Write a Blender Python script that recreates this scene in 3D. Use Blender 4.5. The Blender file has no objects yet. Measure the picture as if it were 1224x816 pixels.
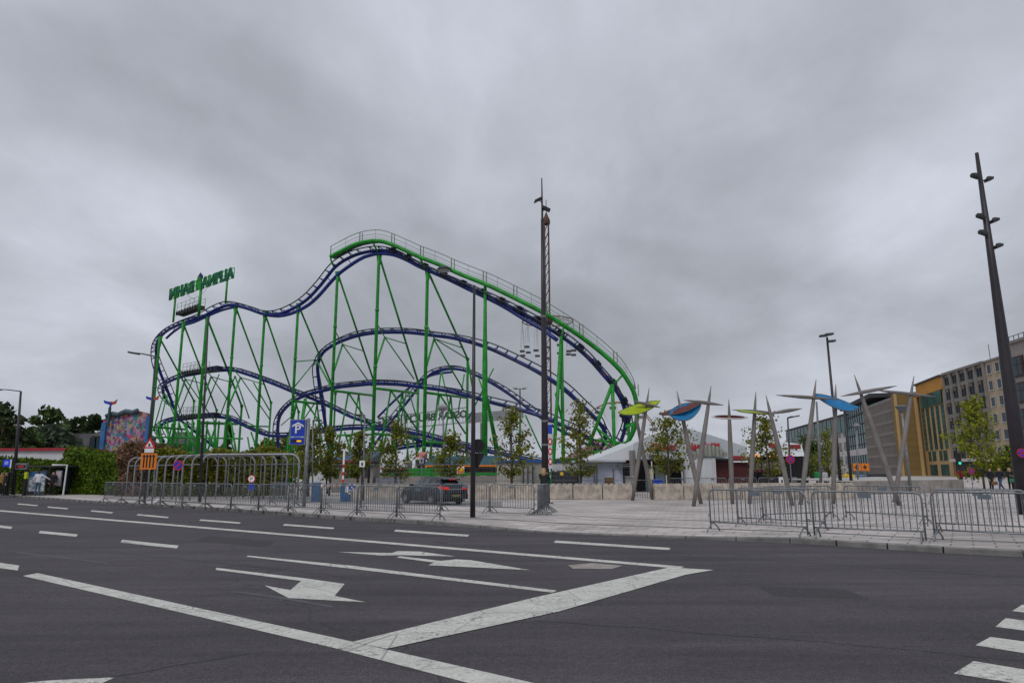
import bpy, math, random
from mathutils import Vector, Matrix, noise
V = Vector
random.seed(7)
scene = bpy.context.scene
col = scene.collection
R = math.radians

# ------------------------------------------------------------------ camera
CAM = V((0, 0, 1.7)); FPX = 816.0; PITCH = R(10.75); ROLL = R(0.22)
cam_d = bpy.data.cameras.new('camera'); cam = bpy.data.objects.new('camera', cam_d); col.objects.link(cam)
cam_d.sensor_width = 36; cam_d.lens = 36 * FPX / 1224; cam_d.clip_end = 6000; cam_d.clip_start = 0.1
cam.location = CAM
CR = Matrix.Rotation(math.pi / 2 + PITCH, 3, 'X') @ Matrix.Rotation(-ROLL, 3, 'Z')
cam.rotation_euler = CR.to_euler()
scene.camera = cam

def ray(px, py):
    return CR @ V(((px - 612) / FPX, (408 - py) / FPX, -1))
def P(px, py, Y):                      # surveyed point at world depth Y
    d = ray(px, py); return CAM + d * (Y / d.y)
def G(px, py, z=0.0):                  # surveyed point at height z
    d = ray(px, py); return CAM + d * ((z - CAM.z) / d.z)
def atz(px, py, z):
    return G(px, py, z)
def mpp(Y): return Y / FPX / math.cos(PITCH)   # metres per photo pixel, roughly

# ------------------------------------------------------------------ tagging
def tag(o, label=None, cat=None, group=None, kind=None):
    if label: o['label'] = label
    if cat: o['category'] = cat
    if group: o['group'] = group
    if kind: o['kind'] = kind
    return o
def empty(name, loc=(0, 0, 0), label=None, cat=None, group=None):
    o = bpy.data.objects.new(name, None); col.objects.link(o); o.location = loc
    o.empty_display_size = 0.3
    return tag(o, label, cat, group)
def root_of(o):
    while o.parent: o = o.parent
    return o
def copy_tree(o, parent=None):
    c = o.copy(); col.objects.link(c); c.parent = parent
    for ch in list(o.children): copy_tree(ch, c)
    return c

# ------------------------------------------------------------------ materials
MATS = {}
def mat(name, c, rough=0.6, metal=0.0, var=0.15, scale=3.0, bump=0.0, emit=None, spec=0.4, island=0.0, trans=0.0, c2=None):
    if name in MATS: return MATS[name]
    m = bpy.data.materials.new(name); m.use_nodes = True
    nt = m.node_tree; N = nt.nodes; L = nt.links
    b = N['Principled BSDF']; b.inputs['Roughness'].default_value = rough; b.inputs['Metallic'].default_value = metal
    b.inputs['Specular IOR Level'].default_value = spec
    tc = N.new('ShaderNodeTexCoord'); nz = N.new('ShaderNodeTexNoise'); nz.inputs['Scale'].default_value = scale
    nz.inputs['Detail'].default_value = 6; nz.inputs['Roughness'].default_value = 0.6
    L.new(tc.outputs['Object'], nz.inputs['Vector'])
    rp = N.new('ShaderNodeValToRGB'); L.new(nz.outputs['Fac'], rp.inputs['Fac'])
    lo = [x * (1 - var) for x in c]; hi = [min(1, x * (1 + var)) for x in (c2 or c)]
    rp.color_ramp.elements[0].position = 0.3; rp.color_ramp.elements[1].position = 0.7
    rp.color_ramp.elements[0].color = (*lo, 1); rp.color_ramp.elements[1].color = (*hi, 1)
    out = rp.outputs['Color']
    if island:
        g = N.new('ShaderNodeNewGeometry'); hs = N.new('ShaderNodeHueSaturation')
        mr = N.new('ShaderNodeMapRange'); mr.inputs['To Min'].default_value = 1 - island; mr.inputs['To Max'].default_value = 1 + island
        L.new(g.outputs['Random Per Island'], mr.inputs['Value']); L.new(mr.outputs['Result'], hs.inputs['Value'])
        mr2 = N.new('ShaderNodeMapRange'); mr2.inputs['To Min'].default_value = 0.47; mr2.inputs['To Max'].default_value = 0.52
        L.new(g.outputs['Random Per Island'], mr2.inputs['Value']); L.new(mr2.outputs['Result'], hs.inputs['Hue'])
        L.new(out, hs.inputs['Color']); out = hs.outputs['Color']
    L.new(out, b.inputs['Base Color'])
    if bump:
        bp = N.new('ShaderNodeBump'); bp.inputs['Strength'].default_value = bump; bp.inputs['Distance'].default_value = 0.02
        n2 = N.new('ShaderNodeTexNoise'); n2.inputs['Scale'].default_value = scale * 8; n2.inputs['Detail'].default_value = 4
        L.new(tc.outputs['Object'], n2.inputs['Vector'])
        L.new(n2.outputs['Fac'], bp.inputs['Height']); L.new(bp.outputs['Normal'], b.inputs['Normal'])
    if trans:
        tr = N.new('ShaderNodeBsdfTranslucent'); mx = N.new('ShaderNodeMixShader'); mx.inputs['Fac'].default_value = trans
        L.new(out, tr.inputs['Color']); L.new(b.outputs[0], mx.inputs[1]); L.new(tr.outputs[0], mx.inputs[2])
        L.new(mx.outputs[0], N['Material Output'].inputs['Surface'])
    if emit:
        b.inputs['Emission Color'].default_value = (*c, 1); b.inputs['Emission Strength'].default_value = emit
    MATS[name] = m
    return m

green = mat('coaster_green', (0.012, 0.25, 0.022), 0.5, var=0.42, scale=1.3)
blue = mat('coaster_blue', (0.010, 0.026, 0.185), 0.4, var=0.35, scale=0.8)
darkrail = mat('rail_dark_steel', (0.012, 0.018, 0.05), 0.45, var=0.3, scale=2)
galv = mat('galvanised_steel', (0.21, 0.225, 0.24), 0.5, 0.5, var=0.3, scale=6)
galv2 = mat('dull_galvanised_steel', (0.165, 0.175, 0.19), 0.55, 0.4, var=0.35, scale=6)
railgrey = mat('guard_rail_grey', (0.17, 0.24, 0.17), 0.6, 0.1)
black = mat('black_paint', (0.012, 0.011, 0.014), 0.45, var=0.25)
mastm = mat('mast_anthracite', (0.028, 0.024, 0.030), 0.45, var=0.25, scale=1.5)
darkgrey = mat('dark_grey', (0.035, 0.037, 0.042), 0.6)
white = mat('white_paint', (0.72, 0.72, 0.73), 0.55, var=0.08)
offwhite = mat('off_white_panel', (0.50, 0.51, 0.53), 0.6, var=0.12, scale=1)
bluewhite = mat('bluish_white_panel', (0.42, 0.45, 0.56), 0.6, var=0.1, scale=0.8)
tentm = mat('tent_fabric_white', (0.60, 0.62, 0.64), 0.6, var=0.08, scale=0.5)
tentg = mat('tent_fabric_grey', (0.42, 0.46, 0.49), 0.6, var=0.08, scale=0.5)
red = mat('signal_red', (0.52, 0.015, 0.02), 0.45, var=0.1)
orange = mat('sign_orange', (0.72, 0.20, 0.012), 0.5, var=0.08)
yellow = mat('sign_yellow', (0.8, 0.5, 0.02), 0.5, var=0.05)
signblue = mat('sign_blue', (0.012, 0.045, 0.42), 0.4, var=0.08)
cabblue = mat('cabinet_blue', (0.012, 0.09, 0.24), 0.45, var=0.2)
concrete = mat('block_concrete', (0.40, 0.35, 0.295), 0.85, var=0.45, scale=2.6, bump=0.6)
concrete2 = mat('planter_stone', (0.27, 0.245, 0.22), 0.85, var=0.3, scale=1.2, bump=0.5)
kerbm = mat('kerb_stone', (0.17, 0.165, 0.16), 0.85, var=0.35, scale=2.5, bump=0.5)
glassd = mat('window_glass', (0.016, 0.034, 0.045), 0.18, 0.0, var=0.7, scale=0.3, spec=0.3)
glassteal = mat('teal_glass', (0.010, 0.085, 0.085), 0.22, 0.0, var=0.7, scale=0.25, spec=0.22)
bark = mat('bark', (0.10, 0.085, 0.065), 0.9, var=0.4, scale=8, bump=0.5)
darkred = mat('dark_red_boards', (0.055, 0.008, 0.008), 0.7, var=0.3)
maroon = mat('maroon_sign', (0.25, 0.02, 0.03), 0.5)
polem = mat('weathered_aluminium', (0.20, 0.18, 0.172), 0.55, 0.2, var=0.25, scale=1.5)
darkwood = mat('brown_rust', (0.13, 0.045, 0.025), 0.7, var=0.4)
skin = mat('skin', (0.45, 0.24, 0.17), 0.6, var=0.05)
def leafm(name, c, c2=None, isl=0.45, tr=0.3): return mat(name, c, 0.6, var=0.3, scale=0.9, island=isl, trans=tr, c2=c2, spec=0.25)
leaf_young = leafm('leaves_young', (0.115, 0.155, 0.016), (0.21, 0.205, 0.026), tr=.4)
leaf_olive = leafm('leaves_olive_brown', (0.105, 0.15, 0.016), (0.18, 0.18, 0.022), tr=.4)
leaf_yel = leafm('leaves_yellow_green', (0.14, 0.20, 0.012), (0.24, 0.25, 0.015))
leaf_dark = leafm('leaves_dark', (0.036, 0.062, 0.026), (0.065, 0.095, 0.036), tr=0.3)
leaf_mid = leafm('leaves_mid', (0.045, 0.09, 0.022), (0.085, 0.125, 0.032), tr=0.3)
leaf_grey = leafm('leaves_grey_green', (0.05, 0.08, 0.05), (0.10, 0.13, 0.085), tr=0.3)
leaf_hedge = leafm('leaves_hedge', (0.045, 0.10, 0.008), (0.12, 0.19, 0.012), tr=0.25)
leaf_rust = leafm('leaves_rust', (0.085, 0.10, 0.035), (0.25, 0.135, 0.09), tr=0.2)
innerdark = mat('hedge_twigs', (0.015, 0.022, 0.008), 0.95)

# ------------------------------------------------------------------ mesh builder
class MB:
    def __init__(s): s.v = []; s.f = []; s.m = []; s.mi = 0
    def add(s, vs, fs):
        o = len(s.v); s.v += [V(p) for p in vs]
        for f in fs: s.f.append([i + o for i in f]); s.m.append(s.mi)
        return s
    def hexa(s, c):                     # 8 corners: bottom 4, top 4
        return s.add(c, [(3, 2, 1, 0), (4, 5, 6, 7), (0, 1, 5, 4), (1, 2, 6, 5), (2, 3, 7, 6), (3, 0, 4, 7)])
    def box(s, x0, y0, z0, x1, y1, z1):
        return s.hexa([(x0, y0, z0), (x1, y0, z0), (x1, y1, z0), (x0, y1, z0), (x0, y0, z1), (x1, y0, z1), (x1, y1, z1), (x0, y1, z1)])
    def obox(s, c, ax, ay, az):         # centre and half-axis vectors
        c, ax, ay, az = V(c), V(ax), V(ay), V(az)
        return s.hexa([c + sx * ax + sy * ay + sz * az for sz in (-1, 1) for sx, sy in ((-1, -1), (1, -1), (1, 1), (-1, 1))])
    def bbox(s, x0, y0, z0, x1, y1, z1, b=0.02):   # bevelled box
        for (zz0, zz1, i0, i1) in ((z0, z0 + b, b, 0), (z0 + b, z1 - b, 0, 0), (z1 - b, z1, 0, b)):
            lo = [(x0 + i0, y0 + i0, zz0), (x1 - i0, y0 + i0, zz0), (x1 - i0, y1 - i0, zz0), (x0 + i0, y1 - i0, zz0)]
            hi = [(x0 + i1, y0 + i1, zz1), (x1 - i1, y0 + i1, zz1), (x1 - i1, y1 - i1, zz1), (x0 + i1, y1 - i1, zz1)]
            fs = [(0, 1, 5, 4), (1, 2, 6, 5), (2, 3, 7, 6), (3, 0, 4, 7)]
            if zz0 == z0: fs.append((3, 2, 1, 0))
            if zz1 == z1: fs.append((4, 5, 6, 7))
            s.add(lo + hi, fs)
        return s
    def tube(s, pts, r, n=8, caps=True, up=None):
        pts = [V(p) for p in pts]; k = len(pts)
        rs = r if isinstance(r, (list, tuple)) else [r] * k
        prev = None; rings = []
        for i in range(k):
            t = (pts[min(i + 1, k - 1)] - pts[max(i - 1, 0)])
            t = t.normalized() if t.length > 1e-9 else V((0, 0, 1))
            if prev is None:
                a = V((0, 0, 1)) if abs(t.z) < 0.9 else V((1, 0, 0))
                a = (a - t * a.dot(t)).normalized()
            else:
                a = prev - t * prev.dot(t)
                a = a.normalized() if a.length > 1e-6 else t.orthogonal().normalized()
            prev = a; b = t.cross(a)
            rings.append([pts[i] + (a * math.cos(2 * math.pi * j / n) + b * math.sin(2 * math.pi * j / n)) * rs[i] for j in range(n)])
        o = len(s.v)
        for rg in rings: s.v += rg
        for i in range(k - 1):
            for j in range(n):
                q = (j + 1) % n
                s.f.append([o + i * n + j, o + i * n + q, o + (i + 1) * n + q, o + (i + 1) * n + j]); s.m.append(s.mi)
        if caps:
            s.f.append([o + j for j in range(n)][::-1]); s.m.append(s.mi)
            s.f.append([o + (k - 1) * n + j for j in range(n)]); s.m.append(s.mi)
        return s
    def prism(s, pts, d):               # planar polygon extruded by vector d
        pts = [V(p) for p in pts]; d = V(d); n = len(pts)
        return s.add(pts + [p + d for p in pts], [list(range(n))[::-1], list(range(n, 2 * n))] + [(i, (i + 1) % n, n + (i + 1) % n, n + i) for i in range(n)])
    def lathe(s, prof, c=(0, 0, 0), n=16, M=None):
        vs = []; c = V(c)
        for (r, z) in prof:
            for j in range(n):
                p = V((r * math.cos(2 * math.pi * j / n), r * math.sin(2 * math.pi * j / n), z))
                if M: p = M @ p
                vs.append(c + p)
        fs = []
        for i in range(len(prof) - 1):
            for j in range(n):
                q = (j + 1) % n; fs.append((i * n + j, i * n + q, (i + 1) * n + q, (i + 1) * n + j))
        return s.add(vs, fs)
    def sheet(s, pts): return s.add(pts, [list(range(len(pts)))])
    def leaf(s, p, size, rnd):
        a = V((rnd.gauss(0, 1), rnd.gauss(0, 1), rnd.gauss(0, 1))).normalized()
        b = a.orthogonal().normalized(); b = Matrix.Rotation(rnd.random() * 6.28, 3, a) @ b; c = a.cross(b)
        w = size * (0.7 + 0.6 * rnd.random())
        o = len(s.v)
        s.v += [p - b * w * 0.5, p + c * w * 0.33, p + b * w * 0.5 + a * w * 0.1, p - c * w * 0.33]
        s.f.append([o, o + 1, o + 2, o + 3]); s.m.append(s.mi)
    def build(s, name, mats, parent=None, smooth=False):
        off = V((0, 0, 0))
        if parent is not None: off = V(root_of(parent).location)
        me = bpy.data.meshes.new(name)
        me.from_pydata([tuple(p - off) for p in s.v], [], s.f)
        if not isinstance(mats, (list, tuple)): mats = [mats]
        for m in mats: me.materials.append(m)
        if len(mats) > 1:
            for i, p in enumerate(me.polygons): p.material_index = s.m[i]
        if smooth:
            for p in me.polygons: p.use_smooth = True
        me.validate(); me.update()
        o = bpy.data.objects.new(name, me); col.objects.link(o); o.parent = parent
        return o
def arr(q, a, b): return V(a).lerp(V(b), q)
def disc(mb, c, r, t=0.02, n=24, d=(0, -1, 0), squash=1.0):
    c = V(c); d = V(d).normalized(); u = d.cross(V((0, 0, 1))).normalized(); w = u.cross(d).normalized()
    mb.prism([c + u * r * math.cos(2 * math.pi * i / n) + w * r * squash * math.sin(2 * math.pi * i / n) for i in range(n)], d * t)
def text_mesh(body, size, ext=0.01, mirror=False, shear=0.0, offset=0.0, align='LEFT'):
    cu = bpy.data.curves.new('txt', 'FONT'); cu.body = body; cu.size = size; cu.extrude = ext; cu.shear = shear
    cu.offset = offset; cu.align_x = align; cu.resolution_u = 3
    ob = bpy.data.objects.new('txt', cu); col.objects.link(ob)
    dg = bpy.context.evaluated_depsgraph_get(); me = bpy.data.meshes.new_from_object(ob.evaluated_get(dg))
    bpy.data.objects.remove(ob); bpy.data.curves.remove(cu)
    return me
def put_text(name, body, parent, m, o, ux, uz, height=None, width=None, ext=0.01, shear=0.0, offset=0.0, bold=0.0):
    """letters laid from o along ux (total width) with the letter height along uz"""
    me = text_mesh(body, 1.0, 0.5, shear=shear, offset=offset or bold)
    xs = [v.co.x for v in me.vertices]; ys = [v.co.y for v in me.vertices]
    x0, x1, y0, y1 = min(xs), max(xs), min(ys), max(ys)
    ux = V(ux); uz = V(uz); nrm = ux.cross(uz).normalized(); o = V(o); off = V(root_of(parent).location) if parent else V()
    for v in me.vertices:
        v.co = o + ux * ((v.co.x - x0) / (x1 - x0)) + uz * ((v.co.y - y0) / (y1 - y0)) + nrm * v.co.z * 2 * ext - off
    me.materials.clear(); me.materials.append(m)
    ob = bpy.data.objects.new(name, me); col.objects.link(ob); ob.parent = parent
    return ob

# ------------------------------------------------------------------ world and light
def make_world():
    w = bpy.data.worlds.new('World'); scene.world = w; w.use_nodes = True
    nt = w.node_tree; N = nt.nodes; L = nt.links; N.clear()
    out = N.new('ShaderNodeOutputWorld'); bg = N.new('ShaderNodeBackground'); bg.inputs['Strength'].default_value = 0.1
    L.new(bg.outputs[0], out.inputs[0])
    sky = N.new('ShaderNodeTexSky'); sky.sky_type = 'NISHITA'; sky.sun_disc = False
    sky.sun_elevation = R(48); sky.sun_rotation = R(205); sky.air_density = 1.2; sky.dust_density = 2.5
    hs = N.new('ShaderNodeHueSaturation'); hs.inputs['Saturation'].default_value = 0.25
    L.new(sky.outputs[0], hs.inputs['Color'])
    tc = N.new('ShaderNodeTexCoord'); sep = N.new('ShaderNodeSeparateXYZ'); L.new(tc.outputs['Generated'], sep.inputs[0])
    ad = N.new('ShaderNodeMath'); ad.operation = 'MAXIMUM'; ad.inputs[1].default_value = 0.0; L.new(sep.outputs['Z'], ad.inputs[0])
    ad2 = N.new('ShaderNodeMath'); ad2.operation = 'ADD'; ad2.inputs[1].default_value = 0.34; L.new(ad.outputs[0], ad2.inputs[0])
    dx = N.new('ShaderNodeMath'); dx.operation = 'DIVIDE'; L.new(sep.outputs['X'], dx.inputs[0]); L.new(ad2.outputs[0], dx.inputs[1])
    dy = N.new('ShaderNodeMath'); dy.operation = 'DIVIDE'; L.new(sep.outputs['Y'], dy.inputs[0]); L.new(ad2.outputs[0], dy.inputs[1])
    cb = N.new('ShaderNodeCombineXYZ'); L.new(dx.outputs[0], cb.inputs[0]); L.new(dy.outputs[0], cb.inputs[1])
    def layer(scale, detail, rough, dist, stretch, rot, lo, hi, a, b, loc=(0, 0, 0)):
        mp = N.new('ShaderNodeMapping'); mp.inputs['Scale'].default_value = stretch; mp.inputs['Rotation'].default_value = (0, 0, R(rot)); mp.inputs['Location'].default_value = loc
        L.new(cb.outputs[0], mp.inputs['Vector'])
        nz = N.new('ShaderNodeTexNoise'); nz.inputs['Scale'].default_value = scale; nz.inputs['Detail'].default_value = detail
        nz.inputs['Roughness'].default_value = rough; nz.inputs['Distortion'].default_value = dist
        L.new(mp.outputs[0], nz.inputs['Vector'])
        mr = N.new('ShaderNodeMapRange'); mr.interpolation_type = 'SMOOTHSTEP'
        mr.inputs['From Min'].default_value = lo; mr.inputs['From Max'].default_value = hi
        mr.inputs['To Min'].default_value = a; mr.inputs['To Max'].default_value = b
        L.new(nz.outputs['Fac'], mr.inputs['Value']); return mr.outputs['Result']
    l1 = layer(1.05, 3, 0.5, 0.35, (1, 1, 1), 20, 0.30, 0.70, 0.66, 1.13, (3.1, 1.7, 0))
    l2 = layer(2.6, 6, 0.58, 0.35, (1.0, 0.7, 1), -38, 0.28, 0.72, 0.86, 1.10, (0.4, 5.0, 0))
    l3 = layer(7.5, 6, 0.62, 0.3, (1.0, 0.8, 1), 10, 0.3, 0.75, 0.96, 1.03)
    m1 = N.new('ShaderNodeMath'); m1.operation = 'MULTIPLY'; L.new(l1, m1.inputs[0]); L.new(l2, m1.inputs[1])
    m2 = N.new('ShaderNodeMath'); m2.operation = 'MULTIPLY'; L.new(m1.outputs[0], m2.inputs[0]); L.new(l3, m2.inputs[1])
    m3 = N.new('ShaderNodeMath'); m3.operation = 'MULTIPLY'; m3.inputs[1].default_value = CLOUD
    hz = N.new('ShaderNodeMapRange'); hz.interpolation_type = 'SMOOTHSTEP'; hz.inputs['From Min'].default_value = 0.0; hz.inputs['From Max'].default_value = 0.45; hz.inputs['To Min'].default_value = 0.80; hz.inputs['To Max'].default_value = 1.0
    L.new(ad.outputs[0], hz.inputs['Value']); m4 = N.new('ShaderNodeMath'); m4.operation = 'MULTIPLY'; L.new(m2.outputs[0], m4.inputs[0]); L.new(hz.outputs[0], m4.inputs[1]); L.new(m4.outputs[0], m3.inputs[0])
    tint = N.new('ShaderNodeMix'); tint.data_type = 'RGBA'; tint.blend_type = 'MULTIPLY'; tint.inputs[0].default_value = 1
    tint.inputs[6].default_value = (0.87, 0.925, 1.05, 1)
    L.new(m3.outputs[0], tint.inputs[7])
    mx = N.new('ShaderNodeMix'); mx.data_type = 'RGBA'; mx.inputs[0].default_value = 0.93
    L.new(hs.outputs[0], mx.inputs[6]); L.new(tint.outputs[2], mx.inputs[7])
    L.new(mx.outputs[2], bg.inputs['Color'])
    sd = bpy.data.lights.new('sun', 'SUN'); sd.energy = 1.2; sd.angle = R(18); sd.color = (1.0, 0.97, 0.93)
    so = bpy.data.objects.new('sun', sd); col.objects.link(so)
    el, az = R(48), R(205)
    d = V((math.sin(az) * math.cos(el), math.cos(az) * math.cos(el), math.sin(el)))
    so.rotation_euler = (-d).to_track_quat('-Z', 'Y').to_euler()
    vs = scene.view_settings; vs.view_transform = 'Standard'; vs.look = 'None'; vs.gamma = 1; vs.use_curve_mapping = False
    vs.exposure = 0.0
CLOUD = 6.7
make_world()

# ------------------------------------------------------------------ ground
def ground_material(name, base, kind):
    m = bpy.data.materials.new(name); m.use_nodes = True; nt = m.node_tree; N = nt.nodes; L = nt.links
    b = N['Principled BSDF']; b.inputs['Roughness'].default_value = 0.85; b.inputs['Specular IOR Level'].default_value = 0.25
    tc = N.new('ShaderNodeTexCoord')
    def nz(scale, detail=6, rough=0.6, st=(1, 1, 1), rot=0):
        mp = N.new('ShaderNodeMapping'); mp.inputs['Scale'].default_value = st; mp.inputs['Rotation'].default_value = (0, 0, R(rot))
        L.new(tc.outputs['Object'], mp.inputs[0])
        n = N.new('ShaderNodeTexNoise'); n.inputs['Scale'].default_value = scale; n.inputs['Detail'].default_value = detail; n.inputs['Roughness'].default_value = rough
        L.new(mp.outputs[0], n.inputs['Vector']); return n.outputs['Fac']
    def rng(x, lo, hi, a, bb):
        mr = N.new('ShaderNodeMapRange'); mr.inputs['From Min'].default_value = lo; mr.inputs['From Max'].default_value = hi
        mr.inputs['To Min'].default_value = a; mr.inputs['To Max'].default_value = bb; L.new(x, mr.inputs['Value']); return mr.outputs['Result']
    def mul(x, y):
        q = N.new('ShaderNodeMath'); q.operation = 'MULTIPLY'; L.new(x, q.inputs[0]); L.new(y, q.inputs[1]); return q.outputs[0]
    def colmul(x):
        q = N.new('ShaderNodeMix'); q.data_type = 'RGBA'; q.blend_type = 'MULTIPLY'; q.inputs[0].default_value = 1
        q.inputs[6].default_value = (*base, 1); L.new(x, q.inputs[7]); return q
    big = rng(nz(0.22, 4), 0.3, 0.7, 0.78, 1.2)
    if kind == 'asphalt':
        streak = mul(rng(nz(0.8, 5, 0.6, (0.12, 1.6, 1), 33), 0.3, 0.7, 0.78, 1.2), rng(nz(2.5, 5, 0.6, (0.2, 1.5, 1), -12), 0.3, 0.7, 0.88, 1.12))
        fine = mul(rng(nz(70, 2, 0.8), 0.35, 0.65, 0.35, 1.7), rng(nz(18, 5, 0.85), 0.35, 0.65, 0.66, 1.36))
        mid = rng(nz(6, 6, 0.7), 0.25, 0.75, 0.84, 1.18)
        fac = mul(mul(big, streak), mul(fine, mid))
        # tar seams following Voronoi cell borders
        vo = N.new('ShaderNodeTexVoronoi'); vo.feature = 'DISTANCE_TO_EDGE'; vo.inputs['Scale'].default_value = 0.11
        ds = N.new('ShaderNodeMapping'); L.new(tc.outputs['Object'], ds.inputs[0])
        wn = N.new('ShaderNodeTexNoise'); wn.inputs['Scale'].default_value = 0.6; wn.inputs['Detail'].default_value = 5; L.new(tc.outputs['Object'], wn.inputs['Vector'])
        va = N.new('ShaderNodeVectorMath'); va.operation = 'MULTIPLY_ADD'; va.inputs[1].default_value = (2.5, 2.5, 0); L.new(wn.outputs['Color'], va.inputs[0]); L.new(ds.outputs[0], va.inputs[2])
        L.new(va.outputs[0], vo.inputs['Vector'])
        fac = mul(fac, rng(vo.outputs['Distance'], 0.0008, 0.0035, 0.72, 1.0))
        q = colmul(fac); L.new(q.outputs[2], b.inputs['Base Color'])
        bp = N.new('ShaderNodeBump'); bp.inputs['Strength'].default_value = 0.35; bp.inputs['Distance'].default_value = 0.01
        L.new(nz(90, 2, 0.7), bp.inputs['Height']); L.new(bp.outputs[0], b.inputs['Normal'])
    elif kind == 'paving':
        mp = N.new('ShaderNodeMapping'); mp.inputs['Rotation'].default_value = (0, 0, R(33)); L.new(tc.outputs['Object'], mp.inputs[0])
        br = N.new('ShaderNodeTexBrick'); br.inputs['Scale'].default_value = 1.0; br.inputs['Brick Width'].default_value = 0.8; br.inputs['Row Height'].default_value = 0.4
        br.inputs['Mortar Size'].default_value = 0.02; br.inputs['Mortar Smooth'].default_value = 0.3; br.inputs['Bias'].default_value = 0
        br.inputs['Color1'].default_value = (1.08, 1.06, 1.05, 1); br.inputs['Color2'].default_value = (0.86, 0.84, 0.83, 1); br.inputs['Mortar'].default_value = (0.38, 0.37, 0.36, 1)
        L.new(mp.outputs[0], br.inputs['Vector'])
        fac = mul(mul(big, rng(nz(1.1, 6, 0.65, (0.4, 1.5, 1), 33), 0.3, 0.7, 0.66, 1.16)), rng(nz(30, 4), 0.3, 0.7, 0.88, 1.12))
        q = colmul(fac); q2 = N.new('ShaderNodeMix'); q2.data_type = 'RGBA'; q2.blend_type = 'MULTIPLY'; q2.inputs[0].default_value = 1
        L.new(q.outputs[2], q2.inputs[6]); L.new(br.outputs['Color'], q2.inputs[7]); L.new(q2.outputs[2], b.inputs['Base Color'])
    elif kind == 'paint':
        fac = mul(rng(nz(2.2, 7, 0.7), 0.3, 0.7, 0.78, 1.08), rng(nz(40, 3, 0.7), 0.25, 0.7, 0.72, 1.1))
        worn = rng(nz(9, 8, 0.75), 0.62, 0.70, 1.0, 0.45)
        q = colmul(fac); wear = mul(rng(nz(14, 9, 0.8), 0.50, 0.60, 0.0, 1.0), rng(nz(1.6, 5, 0.6), 0.42, 0.62, 0.10, 1.0))
        vo = N.new('ShaderNodeTexVoronoi'); vo.feature = 'DISTANCE_TO_EDGE'; vo.inputs['Scale'].default_value = 0.9; L.new(tc.outputs['Object'], vo.inputs['Vector'])
        crk = rng(vo.outputs['Distance'], 0.0, 0.012, 0.7, 0.0)
        mxx = N.new('ShaderNodeMath'); mxx.operation = 'MAXIMUM'; L.new(wear, mxx.inputs[0]); L.new(crk, mxx.inputs[1])
        q3 = N.new('ShaderNodeMix'); q3.data_type = 'RGBA'; L.new(mxx.outputs[0], q3.inputs[0]); L.new(q.outputs[2], q3.inputs[6]); q3.inputs[7].default_value = (0.12, 0.112, 0.11, 1)
        L.new(q3.outputs[2], b.inputs['Base Color'])
    MATS[name] = m
    return m
asphalt = ground_material('asphalt', (0.067, 0.060, 0.067), 'asphalt')
paving = ground_material('paving', (0.52, 0.485, 0.47), 'paving')
paint = ground_material('road_paint', (0.62, 0.62, 0.57), 'paint')

def struct(name, mb, m, label=None):
    o = mb.build(name, m); o['kind'] = 'structure'
    return o
g = MB(); g.sheet([(-2500, -400, -0.03), (2500, -400, -0.03), (2500, 4000, -0.03), (-2500, 4000, -0.03)])
struct('ground', g, mat('far_ground', (0.10, 0.10, 0.09), 0.9, var=0.3, scale=0.05))
KERB = [(-420, 566.9), (0, 592.3), (110, 600.8), (261, 609.8), (420, 621.5), (500, 626), (545, 629), (640, 636), (730, 640), (820, 643.8), (945, 648.8), (1129, 660.8), (1224, 665.5), (1500, 681)]
kp = [G(x, y, 0) for x, y in KERB]
kp[0] = kp[1] + (kp[1] - kp[2]).normalized() * 160
r_ = MB()
r_.sheet([(-260, -60, 0), (90, -60, 0), (90, 30, 0), (20, 45, 0), (-20, 60, 0), (-200, 190, 0)])
struct('road', r_, asphalt)
kh = [0.12, 0.12, 0.12, 0.12, 0.12, 0.12, 0.10, 0.035, 0.03, 0.06, 0.12, 0.12, 0.12, 0.12]
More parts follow.
